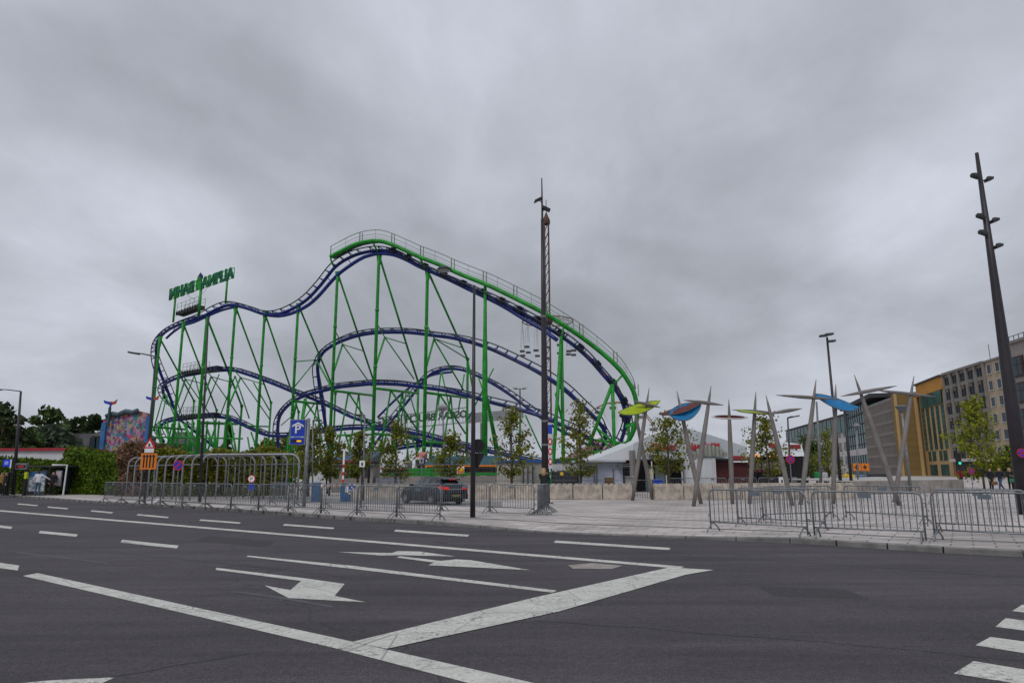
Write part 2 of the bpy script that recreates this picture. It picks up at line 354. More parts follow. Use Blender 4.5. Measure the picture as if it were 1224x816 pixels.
# pavement surface, kerb row first
pv = MB(); vs = []; inn = []; far = []
nrm = []
for i, p in enumerate(kp):
    t = (kp[min(i + 1, len(kp) - 1)] - kp[max(i - 1, 0)]).normalized(); nrm.append(V((-t.y, t.x, 0)) if (-t.y * 0 + t.x) > 0 else V((t.y, -t.x, 0)))
bs = []
for i, p in enumerate(kp):
    n = nrm[i]
    a = p + n * 0.16; a.z = kh[i]; b = p + n * 1.5; b.z = 0.12
    vs += [a, b]; bs.append(b)
fs = [(2 * i, 2 * i + 2, 2 * i + 3, 2 * i + 1) for i in range(len(kp) - 1)]
pv.add(vs, fs)
pv.sheet(bs + [V((160, -2, .12)), V((160, 330, .12)), V((-260, 330, .12))])
struct('pavement', pv, paving)
kb = MB()
for i in range(len(kp) - 1):
    a, b = kp[i], kp[i + 1]; L_ = (b - a).length; k = max(1, int(L_ / 1.0)) if L_ < 60 else 60
    for j in range(k):
        q0, q1 = j / k, (j + 1) / k - 0.012 / max(1.0, L_ / k)
        p0, p1 = a.lerp(b, q0), a.lerp(b, q1); n0 = nrm[i].lerp(nrm[i + 1], q0) * 0.16; n1 = nrm[i].lerp(nrm[i + 1], q1) * 0.16
        h0 = kh[i] + (kh[i + 1] - kh[i]) * q0 + 0.004; h1 = kh[i] + (kh[i + 1] - kh[i]) * q1 + 0.004
        if h0 < 0.02: continue
        c = 0.02
        kb.add([(p0.x, p0.y, -0.01), (p1.x, p1.y, -0.01), (p1.x, p1.y, h1 - c), (p0.x, p0.y, h0 - c),
                (p0.x + n0.x * .15, p0.y + n0.y * .15, h0), (p1.x + n1.x * .15, p1.y + n1.y * .15, h1), (p1.x + n1.x, p1.y + n1.y, h1), (p0.x + n0.x, p0.y + n0.y, h0),
                (p0.x + n0.x, p0.y + n0.y, -0.01), (p1.x + n1.x, p1.y + n1.y, -0.01)],
               [(0, 1, 2, 3), (3, 2, 5, 4), (4, 5, 6, 7), (0, 3, 4, 7, 8), (1, 9, 6, 5, 2), (7, 6, 9, 8)])
struct('kerb', kb, kerbm)
# two darker drain bands in the paving
def strip(name, pts, w, z, m):
    s_ = MB()
    for a, b in zip(pts[:-1], pts[1:]):
        t = (b - a).normalized(); n = V((-t.y, t.x, 0)) * w / 2
        s_.sheet([(a - n).xy.to_3d() + V((0, 0, z)), (b - n).xy.to_3d() + V((0, 0, z)), (b + n).xy.to_3d() + V((0, 0, z)), (a + n).xy.to_3d() + V((0, 0, z))])
    return struct(name, s_, m)
drain = mat('drain_stone', (0.15, 0.145, 0.145), 0.85, var=0.3, scale=3)
for off, w in ((1.9, 0.22), (4.9, 0.14)):
    strip('drain_channel', [kp[i] + nrm[i] * off for i in range(2, len(kp))], w, 0.125, drain)
# gravel-dark apron line where the plaza turns to the fair ground
# car park lane behind the barriers
lane = MB(); lane.sheet([G(300, 598, .12) + V((0, 0, .004)), G(600, 606, .12) + V((0, 0, .004)), G(600, 599.5, .12) + V((0, 0, .004)), G(300, 593, .12) + V((0, 0, .004))])
struct('car_park_lane', lane, mat('lane_asphalt', (0.23, 0.225, 0.225), 0.85, var=0.2, scale=2))

# markings
def mark(name, poly, z=0.004, m=paint, ground=0.0):
    mb = MB(); pts = [G(x, y, ground) for x, y in poly]
    mb.sheet([V((p.x, p.y, ground + z)) for p in pts]); o = struct(name, mb, m)
    return o
mark('edge_line', [(27, 688), (45, 684.7), (400, 762), (637, 816), (760, 844), (690, 852), (561, 816.5), (400, 774.5)])
mark('stop_line', [(421, 767.5), (462, 775.8), (668, 731), (820, 686.8), (853, 681.2), (800, 678.2), (640, 714)], 0.008)
mark('lane_line', [(0, 609.4), (420, 644), (818, 677), (812, 679.4), (420, 646.2), (0, 611)])
mark('lane_line', [(-420, 572.8), (0, 609.4), (0, 611), (-420, 573.3)])
mark('lane_line', [(297, 663.8), (420, 675.8), (666, 705.6), (660, 708), (420, 679.4), (294, 665)])
for x0, y0, x1, y1, t in ((58, 605.6, 82, 607.8, 1.2), (22, 602, 46, 604, 1.1), (110, 610.2, 135.5, 612.6, 1.4), (165, 614.8, 202, 618.2, 1.5), (240, 621.2, 288, 624.8, 1.6), (340, 626.8, 400, 631.2, 1.8),
                          (473, 633.8, 561, 640, 2.2), (664, 647, 801.5, 655.8, 2.5), (-60, 622, 15, 630.6, 2.6), (48, 635.5, 93, 639.8, 2.8), (146, 646.5, 213.5, 653.5, 3.4), (-60, 667, 23, 678.6, 6)):
    mark('lane_dash', [(x0, y0 - t / 2), (x1, y1 - t / 2), (x1 - 2, y1 + t / 2), (x0 - 2, y0 + t / 2)])
mark('lane_dash', [(-30, 822), (60, 813), (138, 809.5), (120, 817), (60, 836), (-30, 850)])
mark('turn_arrow', [(258, 678.2), (362, 690.6), (412, 697.6), (400, 712), (437, 719.5), (345, 714.6), (316, 699.5), (347, 705), (360, 694), (258, 680.8)])
mark('turn_arrow', [(403, 659.4), (469, 660.6), (475, 658.3), (503, 659), (544, 664.8), (480, 663.2), (455, 663.6)])
mark('turn_arrow', [(478, 664.6), (527, 670.2), (545, 668.4), (562, 669.2), (634, 681.3), (545, 677), (512, 675.4), (519, 672.2), (474, 666.2)], 0.006)
mark('crossing_stripe', [(1210, 730), (1222, 722.5), (1262, 726), (1262, 737)])
mark('crossing_stripe', [(1190, 749), (1202, 738.5), (1268, 747), (1268, 759)])
mark('crossing_stripe', [(1166, 771), (1184, 761), (1270, 773), (1270, 788)])
mark('crossing_stripe', [(1140, 805), (1164, 790), (1272, 808), (1272, 826)])
mark('manhole_patch', [(679, 675.6), (709, 672.8), (744, 676), (731, 680), (685, 679.6)], 0.006, mat('patch_tan', (0.30, 0.265, 0.24), 0.85, var=0.25, scale=4))
tar = mat('tar_seal', (0.026, 0.024, 0.026), 0.6, var=0.3, scale=3)
def seam(pts, w):
    rnd = random.Random(int(pts[0][0] * 7)); P3 = [G(x, y, 0) for x, y in pts]; full = []
    for a, b in zip(P3[:-1], P3[1:]):
        k = max(2, int((b - a).length / .35)); full += [a.lerp(b, i / k) + V((rnd.uniform(-.05, .05), rnd.uniform(-.05, .05), 0)) for i in range(k)]
    full.append(P3[-1]); mb = MB(); vs = []
    for i, p in enumerate(full):
        t = (full[min(i + 1, len(full) - 1)] - full[max(i - 1, 0)]).normalized(); n_ = V((-t.y, t.x, 0)) * w * rnd.uniform(.25, .7); vs += [V((p.x - n_.x, p.y - n_.y, .0022)), V((p.x + n_.x, p.y + n_.y, .0022))]
    mb.add(vs, [(2 * i, 2 * i + 2, 2 * i + 3, 2 * i + 1) for i in range(len(full) - 1)]); struct('tar_seam', mb, tar)
seam([(138, 809), (206, 796), (300, 780)], .035)
seam([(640, 742), (900, 760), (1224, 790)], .03)
seam([(0, 648), (220, 668), (420, 690)], .03)
seam([(700, 660), (900, 668), (1224, 690)], .04)
patch = mat('asphalt_patch', (0.045, 0.041, 0.044), 0.85, var=0.3, scale=14, bump=.5)
mark('repair_patch', [(905, 700), (1010, 704), (1040, 716), (925, 712)], 0.0015, patch)
mark('repair_patch', [(250, 640), (330, 647), (318, 654), (232, 646)], 0.0015, patch)
chalk = mat('faint_blue_scrape', (0.078, 0.078, 0.09), 0.85, var=0.3, scale=3)
mark('worn_scrape', [(20, 659), (130, 672), (128, 673.6), (18, 660.5)], 0.003, chalk)
mark('worn_scrape', [(280, 706), (330, 712), (400, 724), (396, 726), (325, 713.6), (278, 707.6)], 0.003, chalk)

exec_parts = []
# ------------------------------------------------------------------ roller coaster
OV = V((-14.3, 72, 0)); UV = V((0.925, -0.38, 0)).normalized(); VV = V((0.38, 0.925, 0)).normalized()
def cp(px, py, v=0.0):
    d = ray(px, py); t = (v - (CAM - OV).dot(VV)) / d.dot(VV)
    return CAM + d * t
def crom(pts, step=0.6):
    out = []
    n = len(pts)
    for i in range(n - 1):
        p0 = pts[max(i - 1, 0)]; p1 = pts[i]; p2 = pts[i + 1]; p3 = pts[min(i + 2, n - 1)]
        L_ = (p2 - p1).length if len(p1) == 3 else (p2.xyz - p1.xyz).length
        k = max(1, int(round(L_ / step)))
        for j in range(k):
            t = j / k
            out.append(0.5 * ((2 * p1) + (p2 - p0) * t + (2 * p0 - 5 * p1 + 4 * p2 - p3) * t * t + (3 * p1 - p0 - 3 * p2 + p3) * t ** 3))
    out.append(pts[-1].copy())
    return out
coaster = empty('roller_coaster', OV.copy(), 'tall green and blue steel roller coaster with a long curved lift hill, seen from behind', 'roller coaster')

def track(name, data, mode='spine', gauge=0.55, label=None, rspine=0.19, lift=0.42, tie=1.1):
    """data rows: px, py, v, bank degrees. mode spine: rows trace the spine tube; mode rails: rows trace the rails"""
    P4 = []
    for (x, y, v, b) in data:
        q = cp(x, y, v); P4.append(V((q.x, q.y, q.z, b)))
    S = crom(P4)
    C_ = [p.xyz for p in S]; bk = [R(p.w) for p in S]; n = len(C_)
    sp, ra, rb, ups = [], [], [], []
    Ts = [(C_[min(i + 1, n - 1)] - C_[max(i - 1, 0)]).normalized() for i in range(n)]
    Hs = []
    for T in Ts:
        H = T.cross(V((0, 0, 1)))
        H = Hs[-1] if (H.length < 0.15 and Hs) else H.normalized()
        if Hs and H.dot(Hs[-1]) < 0: H = -H
        Hs.append(H)
    mid = n // 2
    if Hs[mid].dot(VV) < 0: Hs = [-h for h in Hs]
    sg = 1 if Hs[mid].cross(Ts[mid]).z > 0 else -1
    for i in range(n):
        far = Hs[i]; U0 = (far.cross(Ts[i]) * sg).normalized()
        Lt = far * math.cos(bk[i]) + U0 * math.sin(bk[i]); Up = U0 * math.cos(bk[i]) - far * math.sin(bk[i])
        ups.append((Up, U0))
        c = C_[i] if mode == 'spine' else C_[i] - Up * lift
        sp.append(c); ra.append(c + Up * lift + Lt * gauge); rb.append(c + Up * lift - Lt * gauge)
    m = MB(); m.tube(sp, rspine, 10); acc = 0
    for i in range(1, n):
        acc += (sp[i] - sp[i - 1]).length
        if acc >= tie:
            acc = 0
            m.tube([ra[i], rb[i]], 0.05, 5)
            m.tube([sp[i], ra[i]], 0.055, 5); m.tube([sp[i], rb[i]], 0.055, 5)
    spo = m.build('track_spine', blue, coaster, True)
    if label: spo['label'] = label
    for rr in (ra, rb):
        m = MB(); m.tube(rr, 0.068, 6); m.build('running_rail', darkrail, spo, True)
    return sp, ra, rb, ups

T1 = [(217, 500, 11, 20), (207, 480, 10, 35), (197, 457, 8.5, 45), (188, 436, 7, 55), (184, 418, 5.5, 60), (187, 404, 3.5, 55), (199, 392, 2, 40), (218, 383, .8, 25), (240, 376, 0, 10), (258, 367, 0, 0), (275, 361.5, 0, 0), (295, 365, 0, 0),
      (316, 372, 0, 0), (333, 372, 0, 0), (350, 365.5, 0, 0), (366, 355, 0, 0), (382, 338, 0, 0), (400, 316, 0, 0), (420, 303.5, 0, 0), (439, 297.8, 0, 0), (455, 296.2, 0, 0), (470, 298.5, 0, 0), (484, 304, 0, 0), (500, 313, 0, 5), (537, 330, 0, 8), (578, 348, 0, 12), (616, 366, 0, 16),
      (650, 384.5, 0.2, 20), (682, 405, .6, 26), (705, 424, 1.3, 32), (723.5, 444.5, 2.4, 40), (738, 462, 3.6, 48), (747, 478, 4.8, 52), (751, 495, 6, 54), (749, 511, 7.2, 50), (743, 526, 8.4, 40), (733, 540, 9.5, 25)]
t1 = track('lift', T1, 'rails', 0.6, 'upper lift track with booster motors', 0.19, 0.32, 1.0)
track('drop', [(217, 500, 11, 20), (231, 511, 12, 10), (246, 523, 13, 5), (264, 538, 14, 0)], 'rails', 0.5, None, 0.15, 0.3)
T2 = [(404, 560, 13, 10), (396, 545, 12, 30), (391, 525, 11, 55), (388, 500, 9.5, 62), (384, 475, 8.5, 62), (380.5, 450, 7.5, 62), (380, 435, 6.8, 58), (386, 421.5, 6, 45), (398, 412.5, 5.5, 30), (412, 406, 5.2, 15), (430, 400.5, 5, 4), (452, 397.5, 5, 0), (480, 397, 5, 0), (500, 398.3, 5, 0), (520, 401, 5, 4), (540, 403.5, 5, 10),
      (563, 409, 5, 20), (587, 417, 5, 32), (616, 430.5, 5, 42), (648, 447, 5, 50), (675, 465, 5.2, 55), (692, 481, 5.6, 58), (706, 494, 6.2, 60), (717, 506, 7, 60), (723, 516, 8.2, 58), (723, 527, 9.5, 50), (716, 538, 11, 35)]
track('mid', T2, 'spine', 0.52, 'middle track sweeping down to the right', 0.21, 0.38, 1.25)
T3 = [(203, 484, 11, 20), (196, 472, 9.5, 35), (195, 462, 8, 40), (203, 455.5, 6.5, 30), (216, 450.5, 5.6, 15), (232, 447, 5, 0), (255, 443.5, 5, 0), (277, 442.3, 5, 0), (292, 446, 5, 0), (311, 452.5, 5, 0), (332, 460.5, 5, 0), (350, 468, 5.2, 0), (375, 477, 5.6, 0), (400, 488.5, 6.4, 0), (420, 498, 7, 0), (440, 505, 7.6, 0), (470, 516, 8.2, 0), (500, 526, 8.8, 0), (530, 533, 9, 0)]
track('left mid', T3, 'spine', 0.5, 'brake run track on the left', 0.2, 0.36, 1.1)
T6 = [(340, 556, 12, 20), (333, 540, 11, 40), (332, 520, 10, 55), (333, 502, 8.5, 60), (339, 490, 7.2, 50), (350, 480, 6, 35), (366, 472, 5, 15), (385, 467, 5, 5), (405, 462.5, 5, 0), (430, 459.8, 5, 0), (450, 458.3, 5, 0), (478, 459.3, 5, 0), (503, 462.5, 5, 2), (530, 466.3, 5, 4), (560, 473, 5, 14), (585, 480, 5, 24), (616, 488, 5, 32), (648, 497.5, 5, 38), (672, 508, 5.4, 42), (695, 518, 6.4, 44), (708, 529, 8, 40), (712, 540, 9.5, 30)]
track('lower', T6, 'spine', 0.5, 'lower track rising from the left hand loop', 0.21, 0.36, 1.2)
T4 = [(410, 590, 15, 0), (419, 575, 15, 0), (428, 560, 15, 0), (441, 541, 15, 0), (465, 507, 15, 0), (487, 480, 15, 0), (500, 463, 15, 0), (514, 448, 15, 0), (532, 441.5, 15, 0), (550, 441.5, 15, 0), (568, 448, 15, 0), (588, 458, 15, 0), (610, 472, 14, 5), (630, 487, 13, 10), (648, 500, 12, 15), (666, 512, 11, 20), (690, 524, 10.5, 20), (705, 533, 10, 20)]
t4 = track('back', T4, 'spine', 0.45, 'rear hill track behind the others', 0.17, 0.34, 1.1)
T5 = [(196, 528, 11, 10), (190, 517, 9.5, 20), (193, 508, 8, 20), (205, 502.5, 6.5, 10), (225, 500, 5.6, 0), (250, 498, 5, 0), (268, 498.8, 5, 0), (283, 504, 5, 0), (300, 512, 5, 0), (318, 519.5, 5, 0), (336, 521, 5, 0), (355, 520, 5, 0), (378, 517, 5, 0), (400, 513.5, 5, 0), (425, 511.5, 5, 0), (452, 512.5, 5, 0), (480, 515, 5, 0), (502, 519, 5, 0), (525, 525, 5, 0), (552, 532.5, 5, 5), (584, 539.5, 5, 10), (620, 547, 5, 10), (650, 553, 5.5, 10), (690, 556, 6, 5)]
track('low', T5, 'spine', 0.5, 'lowest track running along the stalls', 0.2, 0.36, 1.2)
T7 = [(372, 568, 9, 0), (394, 558, 9, 0), (412, 552, 9, 0), (444, 543.5, 9, 0), (469, 537.5, 9, 0), (496, 533, 9, 0), (520, 532.5, 9, 0), (545, 537, 9, 0), (580, 546, 9, 0)]
track('low2', T7, 'spine', 0.45, None, 0.18, 0.34, 1.3)
def stiff(rows, r=0.17, top=None, off=0):
    pts = crom([cp(x, y, v) for x, y, v in rows]); m = MB(); m.tube(pts, r, 10)
    o = m.build('arch_girder', blue, coaster, True)
    if top:
        m = MB()
        for i in range(2, len(pts) - 2, 5):
            q = min(top, key=lambda c: (c - pts[i]).length)
            m.tube([pts[i], q], 0.045, 5)
        m.build('girder_strut', blue, o)
stiff([(316, 376, 0), (333, 377.6, 0), (345, 375.5, 0), (356, 371.5, 0), (370, 363.5, 0), (382, 352.5, 0), (392, 341, 0), (406, 326.5, 0), (429, 310.5, 0), (441, 305.5, 0), (455, 303, 0), (472, 305, 0), (488, 311.5, 0), (500, 318, 0), (531, 331.5, 0), (561, 346, 0), (598, 364, 0), (628, 382, 0), (649, 394, 0), (666, 406.5, 0)], 0.2, t1[0])
stiff([(199, 404, 1), (208, 396, .6), (219, 389, .2), (232, 385, 0), (252, 376, 0), (266, 370.5, 0), (280, 367, 0)], 0.15, t1[0])
stiff([(451.5, 498.5, 15), (470, 480, 15), (487, 465, 15), (505, 453, 15), (521, 447, 15), (540, 444.5, 15)], 0.15, t4[0])

# supports: vertical front post, raking leg to a knee, then vertical
posts = [  # top px, py, knee px, py, radius
    (191, 404, 232, 479, .15), (219, 386, 259, 490, .15), (247.5, 380, 289, 485, .18), (281.5, 366, 324, 481, .15), (316.5, 374, 357, 492, .15), (356.5, 364, 401, 470, .15),
    (403.5, 326, 447, 456, .16), (453, 305, 500, 457, .17), (511, 323, 559, 429, .17)]
PT = []
def joint(m, p, r): m.lathe([(0.02, -r), (r, -r * .6), (r, r * .6), (0.02, r)], p, 8)
for (x, y, kx, ky, r) in posts:
    top = cp(x, y, 0); kn = cp(kx, ky, 10)
    m = MB(); m.tube([top + V((0, 0, .15)), top - V((0, 0, 1.2)), V((top.x, top.y, 0.1))], [r * .8, r, r * 1.15], 10)
    q = 1
    while top.z - 6.2 * q > 1: joint(m, top - V((0, 0, 6.2 * q)), r * 1.3); q += 1
    m.box(top.x - .5, top.y - .5, .1, top.x + .5, top.y + .5, .28)
    po = m.build('support_post', green, coaster, True)
    m = MB(); m.tube([top, kn], r * .72, 8); m.tube([kn, V((kn.x, kn.y, .1))], r * .85, 8); joint(m, kn, r * 1.3)
    m.build('raking_leg', green, coaster, True)
    m = MB(); m.prism([top + UV * a + V((0, 0, c)) for a, c in ((-.35, .2), (.35, .2), (.16, -1.1), (-.16, -1.1))], VV * 0.12); m.build('gusset', green, po)
    PT.append((top, kn))
# thick split tower right of the road mast sign, and the two legs near the right end
def leg(a, b, r, nm='raking_leg', lab=None):
    m = MB(); m.tube([a, b], r, 8); o = m.build(nm, green, coaster, True)
    if lab: o['label'] = lab
    return o
def ground_of(px, py, v, z=0.1):
    p = cp(px, py, v); return V((p.x, p.y, z))
t10 = cp(580, 338, -.4); b10 = V((t10.x, t10.y, .1))
m = MB(); m.tube([t10, t10 - V((0, 0, 5)), b10 + V((0, 0, 12)), b10], [.15, .19, .26, .29], 12); m.build('support_post', green, coaster, True)['label'] = 'thickest tapered front post'
leg(t10.lerp(b10, .52), cp(600, 560, 4), .14); leg(t10.lerp(b10, .52), cp(596, 560, 7), .12)
leg(cp(559, 429, 10), cp(566, 470, 10), .1)
n11 = cp(671, 402, 0)
for bx, v in ((659, -1.0), (673.5, 1.0)):
    leg(n11, ground_of(bx, 560, v), .17, 'support_post')
leg(cp(664, 470, -.5), cp(676, 520, 3), .1)
n12 = cp(732, 459, 2.4)
leg(n12, cp(703, 534, 2.4), .17); leg(n12, V((n12.x, n12.y, .1)), .17, 'support_post')
leg(cp(713, 511, 2.4), cp(748, 541, 4), .12); leg(cp(713, 511, 3), cp(740, 556, 3), .1)
leg(cp(751, 506, 6), V((cp(751, 506, 6).x, cp(751, 506, 6).y, .1)), .16, 'support_post')
leg(cp(748, 509, 6), cp(761, 504, 6), .12, 'catwalk_arm')
leg(cp(700, 524, 8), cp(770, 522 + 11, 6), .12, 'ring_beam')
# second row of nodes under the middle tracks
for i, (x, y) in enumerate([(221.5, 453), (252.5, 450), (287.5, 451), None, None, (410, 412), (460, 403.5), (519.5, 405)]) if False else []: pass
nodes = [((221.5, 453), 1, 2, 1), ((252.5, 450), 2, 3, 2), ((287.5, 451), 3, 4, 3), ((409.5, 411.5), 6, 7, 6), ((460, 403), 7, 8, 7), ((519, 404.5), 8, None, 8)]
for (x, y), ip, kneeI, braceI in nodes:
    nd = cp(x, y, 5)
    pt, kn = PT[ip]
    zt = nd.z - 4.3
    leg(nd, V((pt.x, pt.y, zt)) if kneeI != 3 else V((pt.x, pt.y, zt)), .12)
    if kneeI is not None:
        k2 = PT[kneeI - 1][1] if False else PT[ip][1]
        leg(nd, cp(x + 35, y + 50, 9), .075)
    lt, lk = PT[braceI]
    q = (lt.z - nd.z + .6) / (lt.z - lk.z); q = min(max(q, 0), 1)
    leg(nd, lt.lerp(lk, q), .06, 'brace')
    leg(V((pt.x, pt.y, nd.z + .5)), nd, .06, 'brace')
leg(cp(519, 404.5, 5), cp(559, 429, 10), .07, 'brace'); leg(cp(519, 406, 5), cp(554, 466, 9), .09)
leg(cp(378, 430, 6.5), cp(352, 462, 0), .07, 'brace'); leg(cp(378, 430, 6.5), cp(352.5, 432, 0), .06, 'brace'); leg(cp(378, 430, 6.5), cp(396, 462, 0), .11)
# level beams and their crossed legs beneath the lower track
beams = [((349, 479), (397, 484)), ((400, 467), (446, 472.5)), ((449, 464), (500, 470)), ((508, 469), (557, 475))]
for (a, b) in beams:
    p = cp(a[0], a[1], 0); q = cp(b[0], b[1], 9.5)
    leg(p, q, .14, 'cross_beam')
    c = p.lerp(q, .33); d_ = p.lerp(q, .6)
    leg(c, V((c.x - 1.0, c.y, c.z - 7)), .1); leg(c, cp((a[0] + b[0]) / 2 + 24, b[1] + 43, 8), .1)
    leg(d_, V((d_.x + .9, d_.y + 1, c.z - 9)), .09); leg(d_, V((d_.x - 1.2, d_.y, c.z - 9)), .09)
leg(cp(365, 476, 4), cp(357, 530, 4), .2); leg(cp(354, 482, 3), cp(340, 545, 6), .16)
leg(cp(366, 482, 4), cp(386, 510, 4), .08); leg(cp(376, 482, 5), cp(350, 520, 3), .08)
for (a, b, v1, v2, r) in (((296, 509), (321, 509.5), 0, 9, .1), ((183, 510), (222, 513), 0, 6, .13), ((238, 505), (284, 506.5), 0, 9, .17), ((446, 518), (500, 522.5), 0, 8, .13), ((508, 528), (560, 531), 0, 8, .13), ((415, 521), (446, 511), 3, 0, .13),
                          ((182, 530), (220, 531), 0, 6, .12), ((365, 525), (395, 527), 2, 6, .1), ((336, 508), (349, 497), 6, 4, .06), ((403, 520), (445, 519), 0, 5, .1)):
    leg(cp(*a, v1), cp(*b, v2), r, 'cross_beam')
# station floor trusses at the left foot of the ride
for x in (190, 200, 207, 214, 224, 231, 240, 248, 256, 262, 270, 276, 296, 306, 316, 345, 362, 384, 398, 418, 455, 470, 488, 515, 530, 545):
    y0 = {True: 503, False: 520}[x < 280]; v = 5 + (x % 3) - 1
    if x > 290: y0 = 522 if x < 400 else 519 + (x - 400) * .1
    a = cp(x, y0, v); dx = random.choice((-5, 4, 8, 10))
    b = cp(x + dx, y0 + 60, v + 1); b = a + (b - a) * ((a.z - .1) / (a.z - b.z))
    leg(a, b, .13 if x < 290 else .1)
for a, b, v, r in (((184, 522), (290, 524), 3, .1), ((186, 540), (232, 541), 2, .14), ((196, 506), (212, 545), 4, .14), ((206, 506), (196, 548), 5, .12), ((220, 506), (240, 550), 4, .15), ((232, 505), (222, 552), 6, .13), ((246, 508), (262, 552), 5, .13), ((258, 508), (244, 552), 4, .12),
                   ((270, 508), (284, 552), 5, .1), ((214, 506), (230, 552), 7, .12), ((240, 506), (236, 552), 7, .14), ((186, 512), (200, 552), 3, .12), ((300, 516), (312, 552), 5, .1), ((328, 524), (320, 556), 6, .1), ((346, 524), (358, 560), 5, .1), ((412, 516), (424, 556), 6, .1), ((462, 518), (452, 556), 6, .1), ((492, 522), (506, 560), 6, .1)):
    leg(cp(*a, v), cp(*b, v + .5), r)
for a, b in (((233, 447), (212, 500)), ((232, 447), (246, 500)), ((262, 447), (240, 500)), ((281, 449), (262, 500)), ((281, 449), (298, 500)), ((196, 470), (183, 515)), ((199, 474), (188, 520)), ((303, 457), (322, 490)), ((197, 470), (210, 500)),
             ((555, 447), (548, 490)), ((572, 451), (589, 500)), ((527, 445), (520, 500)), ((528, 445), (540, 500)), ((486, 466), (480, 498)), ((488, 466), (500, 505)), ((500, 538), (520, 505)), ((560, 500), (590, 440)), ((622, 495), (620, 540)), ((628, 496), (655, 555))):
    v = 13 if a[0] > 450 and a[0] < 612 else 8
    leg(cp(*a, v), cp(*b, v), .085)

# catwalk over the lift
cw = [(395, 307), (409, 299.5), (425, 292), (439, 288.6), (453.5, 288), (468, 292), (485, 299.5), (502.5, 307.5), (524.5, 316), (549, 327), (569, 335), (586, 342), (604, 350.5), (630, 363.5), (649, 373.5), (673.5, 388.4), (698, 405), (723.5, 425), (742, 443), (751, 456), (757, 467), (760.5, 480), (761.5, 495), (760, 507), (755, 520), (747, 533)]
cv = lambda x: -0.9 if x < 640 else -0.9 + (x - 640) / 120 * 5
cpts = crom([cp(x, y, cv(x) + (2 if i > 20 else 0) * (i - 20) / 5) for i, (x, y) in enumerate(cw)], .5)
m = MB(); m.tube(cpts, .225, 10); cwo = m.build('catwalk_tube', green, coaster, True)
m = MB(); rail = MB(); k = 0; lim = int(len(cpts) * .90)
top = [p + V((0, 0, 1.25)) for p in cpts[:lim]]
rail.tube(top, .042, 5); rail.tube([p + V((0, 0, .75)) for p in cpts[:lim]], .022, 4); rail.tube([p + V((0, 0, .42)) for p in cpts[:lim]], .016, 4)
for i in range(0, lim, 4):
    p = cpts[i]
    rail.tube([p, p + V((0, 0, 1.25))], .055 if i % 8 == 0 else .016, 4)
    if i % 8 == 0 and i: rail.tube([p + UV * .34, p + UV * .34 + V((0, 0, 1.12))], .045, 4)
rail.build('guard_rail', railgrey, cwo)
# grating plank behind the tube
m = MB()
for a, b in zip(cpts[:lim - 1:2], cpts[2:lim:2]):
    m.add([a + VV * .2, b + VV * .2, b + VV * .75, a + VV * .75, a + VV * .2 - V((0, 0, .05)), b + VV * .2 - V((0, 0, .05)), b + VV * .75 - V((0, 0, .05)), a + VV * .75 - V((0, 0, .05))], [(0, 1, 2, 3), (7, 6, 5, 4), (0, 4, 5, 1), (3, 2, 6, 7)])
m.build('grating', darkgrey, cwo)
for (x, y, x2, y2) in ((395, 309, 400, 320), (446, 290, 453, 303), (502, 309, 511, 323), (580, 340, 580, 350), (674, 389, 671, 402), (745, 447, 732, 459), (760, 505, 748, 510)):
    va = cv(x) if x < 640 else cv(x); m = MB(); a = cp(x, y, va); b = cp(x2, y2, 0 if x2 < 700 else 3)
    m.tube([a, arr(.5, a, b) - V((0, 0, .1)), b], .1, 8); m.build('catwalk_arm', green, cwo, True)
# booster motors and pinkish drive belts along the lift
sp, ra, rb, ups = t1
cnt = 0; acc = 0
start = min(range(len(sp)), key=lambda i: (sp[i] - cp(455, 300, 0)).length)
for i in range(start, len(sp) - 6):
    acc += (sp[i] - sp[i - 1]).length
    if acc > 2.1 and cnt < 34:
        acc = 0; cnt += 1
        T = (sp[i + 1] - sp[i - 1]).normalized(); U_ = ups[i][0]; S_ = T.cross(U_)
        c = sp[i] + U_ * .12
        m = MB(); m.obox(c - S_ * .1, T * .38, S_ * .42, U_ * .2); m.tube([c - S_ * .55, c - S_ * .95], .17, 10); m.obox(c + U_ * .34, T * .25, S_ * .16, U_ * .1)
        o = m.build('booster_motor', mat('motor_navy', (0.012, 0.016, 0.035), .5), coaster)
        m = MB(); m.obox(c + T * .95 - U_ * .05, T * .42, S_ * .12, U_ * .06); m.build('drive_belt', mat('belt_brown', (0.22, 0.075, 0.055), .7), o)
# brake platforms
def platform(x0, y0, x1, y1, v, cab):
    a, b = cp(x0, y0, v), cp(x1, y1, v); t = (b - a); n = VV
    m = MB(); h = V((0, 0, .38))
    m.add([a, b, b + n * 1.1, a + n * 1.1, a + h, b + h, b + n * 1.1 + h, a + n * 1.1 + h], [(3, 2, 1, 0), (4, 5, 6, 7), (0, 1, 5, 4), (1, 2, 6, 5), (2, 3, 7, 6), (3, 0, 4, 7)])
    k = 8
    for i in range(k + 1):
        p = a.lerp(b, i / k); m.obox(p - n * .04 + h * .5, t.normalized() * .06, n * .05, V((0, 0, .26)))
    o = m.build('brake_platform', darkgrey, coaster)
    m = MB()
    for off in (0, 1.05):
        for z in (.5, .95, 1.4): m.tube([a + n * off + V((0, 0, z)), b + n * off + V((0, 0, z))], .02, 4)
        for i in range(6): p = a.lerp(b, i / 5) + n * off; m.tube([p, p + V((0, 0, 1.4))], .028, 4)
    m.build('guard_rail', railgrey, o)
    if cab:
        c = b + t.normalized() * 1.8
        m = MB()
        for q in range(3): m.obox(c + t.normalized() * (q * .75 - .7) + V((0, 0, .1)), t.normalized() * .3, n * .5, V((0, 0, .26)))
        m.build('brake_cylinders', darkrail, o)
platform(211, 376.5, 236.5, 367.5, -.3, False)
platform(218, 447.5, 242, 443.8, 4.2, True)
